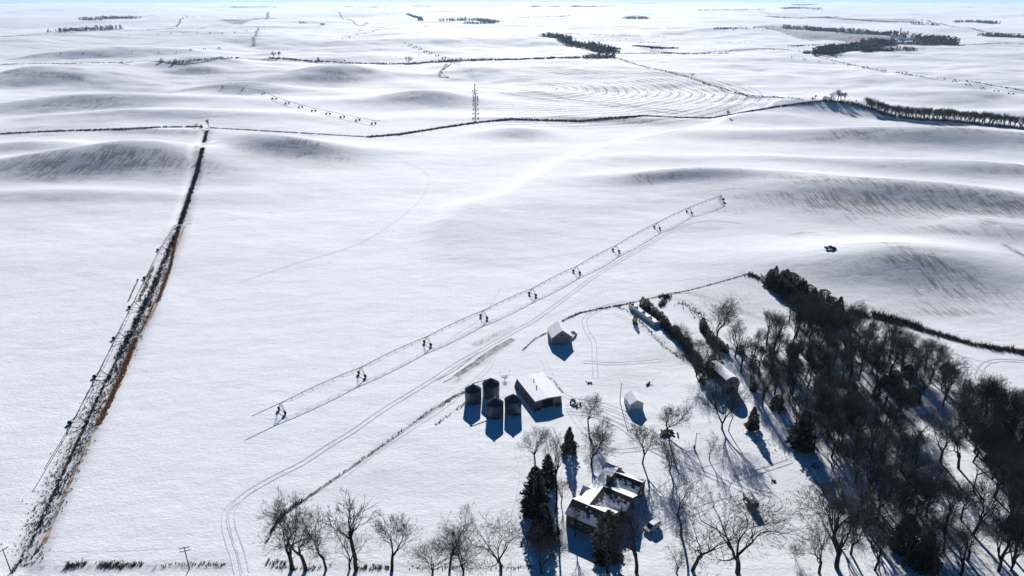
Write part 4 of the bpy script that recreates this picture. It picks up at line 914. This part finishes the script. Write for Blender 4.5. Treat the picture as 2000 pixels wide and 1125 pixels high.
for y_ in (8.2,15.6):
    b=MB(); b.box(8.02 if y_>10 else 8.42,8.06 if y_>10 else 8.46,y_,y_+1.2,1.2,2.5); f_=b.build('window','white',o); b=MB(); b.box(8.07 if y_>10 else 8.47,8.1 if y_>10 else 8.5,y_+.1,y_+1.1,1.3,2.4); b.build('pane','glass',f_)
for x_,y_ in ((1.8,3.9),(2.3,12.2)):
    b=MB(); b.tube((x_,y_,4.3),(x_,y_,6.4),.07,.07,8); b.build('vent_pipe','steel',o)
# far elevator
pe=G(1750,80)
dpx=pe.y/FPX
def farbin(px,py,r,h,label):
    p=G(px,py); o=thing('silo',label,'silo',p)
    b=MB(); b.lathe([(r,-1),(r,h*.8)],20); b.build('wall','farbin',o,True); b=MB(); b.lathe([(r*1.03,h*.8),(.5,h)],20); b.build('roof','galv',o); return o
farbin(1743,79,7.5,25,'tall pale silo at the left of the far elevator'); farbin(1756,79,6.8,26,'tall pale silo in the middle of the far elevator'); farbin(1786,79,7,15,'short silo right of the far elevator shed')
p=G(1756,76); o=thing('elevator_leg','thin elevator leg rising above the far silos','tower',p); b=MB(); b.box(-1.2,1.2,-1.2,1.2,0,33); b.build('shaft','steel',o); b=MB(); b.box(-2,2,-2,2,33,36); b.build('head_house','steel',o)
p=G(1786,76); o=thing('lattice_tower','thin mast beside the short far silo','mast',p); b=MB(); b.tube((-1,0,0),(0,0,28),.4,.2,4); b.tube((1,0,0),(0,0,28),.4,.2,4); b.build('mast','steel',o)
for px,py,l_,w_,h_,lab in [(1770,79,36,14,8,'long white-roofed shed between the far silos'),(1798,77,20,12,6,'white-roofed shed right of the far silos'),(1730,80,14,9,5,'low building left of the far silos'),(1672,87,30,14,7,'brown-ended barn left of the elevator wood'),(1575,104,16,10,5,'dark low barn on the far plain left of the elevator wood')]:
    p=G(px,py); o=thing('far_shed',lab,'shed',p); gable_x(o,-l_/2,l_/2,0,w_/2,h_*.65,h_,'snow','snow',over=.5,wall='white' if 'white' in lab else 'rust')
p=G(753,22); o=thing('radio_mast','thin radio mast on the far horizon left of centre','mast',p); b=MB()
for k in range(3): b.tube((1.2*math.cos(k*2.1),1.2*math.sin(k*2.1),0),(0,0,90),.8,.5,4)
b.build('mast','steel',o)

# ------------------------------------------------------------------ centre pivots
def pivot(pts,label,ph=3.6,wr=0.62,truss=True,thick=0.16,start=True,end_ext=None,detail=True,group=None,wd=4.0):
    P=[G(*q) for q in pts]
    root=thing('irrigation_pivot',label,'irrigation pivot',P[0],0,group); o0=P[0]
    tops=[p+Vector((0,0,ph))-o0 for p in P]
    b=MB(); tr=MB()
    n=len(tops)
    for i in range(n-1):
        A,B=tops[i],tops[i+1]; d=B-A; L=d.length; seg=8; prev=A
        side=Vector((-d.y,d.x,0)).normalized()
        up=Vector((0,0,1)); pl=[];
        last_over=(end_ext and i==n-2)
        for k in range(1,seg+1):
            t=k/seg; q=A.lerp(B,t)+up*(0 if last_over else 0.9*4*t*(1-t)*(0.6))
            b.tube(prev,q,thick*.5,None,6 if detail else 4); prev=q; pl.append(q)
        if truss and not last_over:
            prevl=A
            lows=[]
            for k in range(1,seg-1+1):
                t=k/seg; q=A.lerp(B,t)+up*(0.9*4*t*(1-t)*.6)
                if k%1==0:
                    for s in (-1,1):
                        lo=q-up*1.0+side*s*.55
                        tr.tube(q,lo,.04,None,3)
                    tr.tube(q-up*1.0-side*.55,q-up*1.0+side*.55,.04,None,3)
                    lows.append(q-up*1.0)
            for s in (-1,1):
                ch=[A]+[l+side*s*.55 for l in lows]+[B]
                for u_,v_ in zip(ch[:-1],ch[1:]): tr.tube(u_,v_,.035,None,3)
    if end_ext:
        tr.tube(tops[-2],tops[-1]+Vector((0,0,.0)),.02,None,3)
    b.build('pipe','pipe',root)
    if truss: tr.build('truss','pipe',root)
    rng=range(1,n-1 if end_ext else n)
    for i in rng:
        A=tops[i]; d=(tops[i]-tops[i-1]); d.z=0; d.normalize(); side=Vector((-d.y,d.x,0))
        t=MB(); g0=A-Vector((0,0,ph))
        W=[]
        for s in (-1,1):
            c=g0+side*s*wd/2; wx=c+o0; c.z=Hs(wx.x,wx.y)-o0.z+wr; W.append(c)
            for e in (-.35,.35): t.tube(A+d*e,c+d*e*.3,.08 if detail else .07,None,5)
        t.tube(W[0],W[1],.09,None,6)
        t.tube(A.lerp(W[0],.5),A.lerp(W[1],.5),.04,None,4)
        tw=t.build('tower','steel',root)
        for c in W:
            m=MB(); m.tube(c-d*.17,c+d*.17,wr,None,14); m.tube(c-d*.22,c-d*.17,wr*.5,None,10); m.build('wheel','rubber',tw)
    if start:
        t=MB(); A=tops[0]
        for sx in (-1,1):
            for sy in (-1,1): t.tube((sx*1.6,sy*1.6,-.2),(sx*.25,sy*.25,ph+.3),.08,None,5)
        for h_ in (1.2,2.4):
            s=1.6-(1.35)*h_/(ph+.3)
            for a_,b_ in (((-s,-s),(s,-s)),((s,-s),(s,s)),((s,s),(-s,s)),((-s,s),(-s,-s))): t.tube((*a_,h_),(*b_,h_),.05,None,4)
        t.tube((0,0,0),(0,0,ph+.5),.14,None,8); t.build('pivot_stand','steel',root)
        t=MB(); t.box(.9,2.6,-.5,.6,.6,2.0); t.build('control_box','steel',root)
    return root
pivot([(1407,393),(1346,416),(1283,446),(1203,491),(1126,533),(1040,577),(945,621),(835,673),(707,734),(551,805),(496,831)],'long centre pivot irrigation line crossing the main field on nine wheeled towers',end_ext=True,ph=3.7,wr=.68,thick=.24)
pivot([(346,448),(318,491),(293,546),(265,603),(236,664),(200,739),(154,829),(92,935)],'centre pivot irrigation line parked along the left ditch',end_ext=True,start=False,ph=3.4,wr=.68,thick=.2,wd=5)
pivot([(434,172),(474,176),(514,184),(536,194),(561,203),(587,211),(613,218),(641,224),(669,230),(699,236),(730,243),(744,243)],'centre pivot irrigation line on the hillside in the upper left',end_ext=True,truss=False,ph=4.0,wr=1.15,thick=.42,wd=5,detail=False)
pivot([(927,168),(927,178),(928,184),(928.5,189),(929,193),(929,198),(928.5,205),(929,215),(929,223),(929,232),(929,239)],'centre pivot irrigation line seen end-on pointing at the camera',end_ext=True,truss=True,ph=4.0,wr=.85,thick=1.0,wd=6,detail=False)
pivot([(790,85),(801,89),(811,93),(821,97),(831,101),(841,105),(854,110),(867,114),(880,118)],'far centre pivot above the bend of the distant road',truss=False,ph=4.2,wr=1.6,thick=.6,wd=7,detail=False)
pivot([(1545,113),(1571,117),(1599,121),(1628,124),(1659,128),(1691,132),(1727,139),(1766,143),(1864,160),(1890,166),(1918,173),(1946,179),(1974,184),(2010,190)],'long far centre pivot stretching across the right-hand fields',truss=False,ph=4.0,wr=1.1,thick=.25,wd=7,detail=False)
pivot([(118,106),(162,106),(200,104),(258,102),(310,104),(345,103),(373,98),(400,97),(429,95)],'far centre pivot strung across the upper left plain',truss=False,ph=4.2,wr=1.5,thick=.3,wd=6,detail=False)
pivot([(250,70),(309,69),(334,66),(359,65),(385,64),(410,65),(434,66),(458,64),(482,61)],'farthest centre pivot on the upper left plain',truss=False,ph=4.2,wr=1.7,thick=.3,wd=6,detail=False)
pivot([(668,76),(683,73),(697,69),(712,66),(729,62)],'short far centre pivot left of the central hills',truss=False,ph=4.2,wr=1.7,thick=.4,wd=6,detail=False)

# ------------------------------------------------------------------ vehicles
def vehicle(name,label,cat,p,rot,kind,body):
    o=thing(name,label,cat,p,rot)
    L=5.0 if kind=='van' else 5.8; Wd=1.95
    if kind=='van':
        prof=[(-2.45,.35),(2.45,.35),(2.5,.75),(2.42,1.05),(1.35,1.22),(.55,1.95),(-2.35,2.0),(-2.5,1.7),(-2.5,.8)]
        glass=[(1.22,1.25),(.62,1.82),(.36,1.82),(.36,1.22)]
    else:
        prof=[(-2.85,.5),(2.85,.5),(2.9,.85),(2.8,1.18),(1.35,1.32),(.75,1.92),(-.75,1.95),(-1.0,1.35),(-2.85,1.3),(-2.9,.9)]
    b=MB(); n=len(prof); hw=Wd/2
    for sgn in (-1,1):
        for x,z in prof:
            k=1.0 if z<1.3 else 1.0-(z-1.3)*0.22
            b.v.append((x,sgn*hw*k,z))
    b.f.append(tuple(range(n))); b.f.append(tuple(range(2*n-1,n-1,-1)))
    for i in range(n):
        j=(i+1)%n; b.f.append((j,i,n+i,n+j))
    bo=b.build('body',body,o)
    bv=bo.modifiers.new('bevel','BEVEL'); bv.width=.06; bv.segments=2; bv.limit_method='ANGLE'
    if kind=='van': ws=[(1.33,1.27),(.60,1.93)]
    else: ws=[(1.33,1.37),(.80,1.88)]
    b=MB(); (xa,za),(xb,zb)=ws; k=.80
    b.v=[(xa+.03,-hw*.86,za),(xa+.03,hw*.86,za),(xb+.03,hw*.76,zb),(xb+.03,-hw*.76,zb)]; b.f=[(0,1,2,3)]
    b.v+= [(x+.02,y,z+.03) for x,y,z in b.v[:4]]; b.f+=[(7,6,5,4)]; b.build('windshield','glass',o)
    for s in (-1,1):
        b=MB(); yb=s*(hw*.985)
        x0_,x1_=(-2.2,.55) if kind=='van' else (-.7,.75)
        b.box(x0_,x1_,min(s*hw*.90,s*hw*.955),max(s*hw*.90,s*hw*.955),1.42,1.80); b.build('side_window','glass',o)
    if kind!='van':
        b=MB(); b.box(-2.75,-1.1,-.78,.78,1.32,1.345); b.build('truck_bed','black',o)
    else:
        b=MB(); b.box(-2.53,-2.50,-.75,.75,1.2,1.75); b.build('rear_window','glass',o)
        b=MB(); b.slab([(-2.3,-.75,2.05),(.45,-.75,2.01),(.45,.75,2.01),(-2.3,.75,2.05)],.05); b.build('roof_snow','snow',o)
    xw=(1.55,-1.5) if kind=='van' else (1.85,-1.75); wr=.37 if kind=='van' else .45
    for x in xw:
        for s in (-1,1):
            b=MB(); b.tube((x,s*(hw-.22),wr),(x,s*(hw+.03),wr),wr,None,16); wh=b.build('wheel','rubber',o)
            b=MB(); b.tube((x,s*(hw+.03),wr),(x,s*(hw+.05),wr),wr*.55,None,12); b.build('rim','steel',wh)
    xe=2.5 if kind=='van' else 2.9
    for s in (-1,1):
        b=MB(); b.box(xe-.05,xe+.02,s*.75-.15,s*.75+.15,.72,.92); b.build('headlight','glass',o)
        b=MB(); b.box(-xe-.03,-xe+.05,s*.85-.1,s*.85+.1,.8,1.35); b.build('tail_light','red',o)
    return o
pv=(G(1262,1037)+G(1284,1029))/2; pv.z=Hs(pv.x,pv.y)
vehicle('parked_van','small white van parked on the snow to the right of the farmhouse','van',pv,math.atan2(-.62,-.78),'van','carwhite')
pp=G(1621,487); vehicle('pickup_truck','black pickup truck standing alone on the snowy hillside above the windbreak','pickup truck',pp,R(-6),'pickup','cardark')
# hay wagon by the grove
p=G(1465,985); o=thing('farm_wagon','old dark stake wagon loaded with scrap standing in the snow below the yard','wagon',p,R(98))
b=MB(); b.box(-2.6,2.6,-1.1,1.1,.9,1.1); b.build('bed','oldwood',o)
b=MB()
for x_ in (-2.5,-1.2,.1,1.4,2.5):
    for s in (-1,1): b.box(x_-.06,x_+.06,s*1.08-.05,s*1.08+.05,1.1,2.3)
for s in (-1,1):
    for z_ in (1.35,1.75,2.15): b.box(-2.6,2.6,s*1.15-.03,s*1.15+.03,z_,z_+.18)
b.box(-2.62,-2.56,-1.1,1.1,1.1,2.6); b.build('stake_sides','rust',o)
b=MB(); b.box(-2.4,.2,-.95,.95,1.1,1.7); b.build('load','black',o); b=MB(); b.box(.3,2.4,-.95,.95,1.1,1.35); b.build('snow_load','snow',o)
for x_ in (-1.7,1.7):
    for s in (-1,1): b=MB(); b.tube((x_,s*.95,.45),(x_,s*1.2,.45),.45,None,14); b.build('wheel','rubber',o)
b=MB(); b.tube((2.6,0,.8),(4.3,.3,.4),.06,None,6); b.build('drawbar','rust',o)
# running gear and plough in the yard
p=G(1124,789); o=thing('wagon_chassis','bare four-wheeled wagon chassis between the shed and the round-crowned tree','wagon',p,R(-48))
b=MB(); b.box(-1.7,1.7,-.12,.12,.5,.7); b.box(-1.5,-1.3,-.9,.9,.45,.6); b.box(1.3,1.5,-.9,.9,.45,.6); b.tube((1.7,0,.6),(3.0,0,.4),.05,None,6); b.build('frame','rust',o)
b=MB(); b.box(-1.9,-.6,-.5,.5,.7,1.3); b.build('seat_box','rust',o)
for x_ in (-1.4,1.4):
    for s in (-1,1): b=MB(); b.tube((x_,s*.85,.45),(x_,s*1.1,.45),.45,None,14); b.build('wheel','rubber',o)
p=G(1269,750); o=thing('plough','small dark plough left standing in the upper yard','plough',p,R(35))
b=MB(); b.tube((-1,0,.6),(1.2,0,.7),.09,None,6); b.tube((1.2,0,.7),(.3,.9,.1),.06,None,6); b.tube((1.2,0,.7),(2.0,0,1.5),.06,None,6); b.tube((-1,0,.6),(-.6,1,.5),.07,None,6); b.build('frame','steel',o)
for k in range(3): b=MB(); b.tube((-.8+.6*k,.3*k,.3),(-.75+.6*k,.3*k+.1,.3),.35,None,12); b.build('disc','steel',o)
b=MB(); b.tube((-1.6,-.2,.35),(-1.6,.1,.35),.35,None,12); b.build('wheel','rubber',o)
p=G(1303,846); o=thing('scrap_heap','dark scrap heap under the yard tree','scrap heap',p,R(30))
b=MB()
for k in range(26):
    mx=Matrix.Translation((random.gauss(0,1.2),random.gauss(0,.7),random.uniform(.1,.8)))@Matrix.Rotation(random.random()*3,4,'Z')@Matrix.Rotation(random.uniform(-.5,.5),4,'X')
    b.box(-random.uniform(.3,1.0),random.uniform(.3,1.0),-.25,.25,-.15,.15,mx)
b.build('scrap','rust',o); b=MB(); b.tube((1.8,-.3,.4),(1.8,.2,.4),.4,None,12); b.build('wheel','rubber',o)
for px,py,lab in [(1508,940,'small dark snow-dusted rock pile right of the wagon'),(1590,912,'dark stump cluster in the tree shadows'),(1150,748,'pale rubble half covered in snow above the garage')]:
    p=G(px,py); b=MB()
    for k in range(7):
        x_,y_=random.gauss(0,.8),random.gauss(0,.5); r_=random.uniform(.2,.4); b.tube((x_,y_,-.1),(x_+.05,y_,r_*1.2),r_,r_*.6,7)
    o=b.build('rock_pile','rust'); o.location=p; tag(o,lab,'rock pile')
# brush ring near the shed
for px,py,lab in [(985,742,'low twiggy bush ring left of the machine shed roof'),(1119,655,'brown twiggy bush on the right side of the weathered barn')]:
    p=G(px,py); put(BUSH[0],p,1.8,lab,cat='bush',name='bush',wide=1.6)

# ------------------------------------------------------------------ poles and wires
def pole(bx,by,ty,label,arm=True,name='utility_pole',rot=0,lamp=False,r=.14,h=None,box=False):
    p=G(bx,by); h=h or height_to(p,ty); o=thing(name,label,'pole',p,rot)
    b=MB(); b.tube((0,0,-.3),(0,0,h),r,r*.7,8); b.build('shaft','pole',o)
    if arm:
        for z_ in (h-.35,h-1.3)[:2 if arm==2 else 1]:
            b=MB(); b.box(-1.2,1.2,-.07,.07,z_-.07,z_+.07); ar=b.build('crossarm','pole',o)
            b=MB()
            for x_ in (-1.1,0,1.1): b.tube((x_,0,z_+.07),(x_,0,z_+.3),.06,None,6)
            b.build('insulators','steel',ar)
    if lamp:
        b=MB(); b.tube((0,0,h-.2),(.9,0,h),.04,None,5); b.tube((.9,0,h),(1.15,0,h-.1),.14,.1,8); b.build('lamp_arm','steel',o)
    if box:
        b=MB(); b.box(-.45,.05,-.35,.3,.3,1.2); b.build('meter_box','rust',o)
    return p,h
p1,h1=pole(1357,877,846,'short yard light pole with meter box at its foot beside the lollipop tree',arm=False,lamp=True,name='light_pole',box=True)
p2,h2=pole(1211,786,748,'tall bare utility pole at the left corner of the small white garage',arm=False)
p3,h3=pole(370,1112,1068,'utility pole with two crossarms at the bottom left field edge',arm=2,rot=R(20))
p4,h4=pole(22,1118,1072,'utility pole at the bottom left corner beside the ditch',arm=True,rot=R(60))
p5,h5=pole(998,1112,1092,'thin short post right of the low-limbed front tree',arm=False,name='post',r=.07)
p6,h6=pole(1222,812,768,'thin metal mast beside the white garage wall',arm=False,name='mast',r=.05)
def wire(name,a,b,sag,label,r=.02):
    m=MB(); prev=None
    for k in range(15):
        t=k/14; q=a.lerp(b,t)-Vector((0,0,sag*4*t*(1-t)))
        if prev is not None: m.tube(prev,q,r,None,4)
        prev=q
    o=m.build(name,'steel'); tag(o,label,'wire')
pe_=G(1600,1020)+Vector((0,0,8))
wire('overhead_wire',p2+Vector((0,0,h2-.2)),p1+Vector((0,0,h1+.0)),.8,'power line from the tall garage pole down to the yard light pole')
wire('overhead_wire',p1+Vector((0,0,h1)),G(1470,965)+Vector((0,0,4.5)),.5,'power line running right from the yard light pole toward the wagon')
wire('overhead_wire',p3+Vector((0,0,h3-.1)),p4+Vector((0,0,h4-.1)),1.2,'power line between the two bottom left poles')

# ------------------------------------------------------------------ haze
hz=MB(); hz.box(-34000,34000,-34000,34000,-80,CAM_H+40); ho=hz.build('haze',None); tag(ho,None,None,kind='stuff')
hm=bpy.data.materials.new('haze_air'); hm.use_nodes=True; n=hm.node_tree; n.nodes.clear()
pvn=n.nodes.new('ShaderNodeVolumePrincipled'); pvn.inputs['Color'].default_value=(0.52,0.75,1.0,1); pvn.inputs['Density'].default_value=0.000028; pvn.inputs['Anisotropy'].default_value=0.3
mo=n.nodes.new('ShaderNodeOutputMaterial'); n.links.new(pvn.outputs[0],mo.inputs['Volume']); ho.data.materials.append(hm)
print('grove trees',ng,'objects',len(bpy.data.objects))
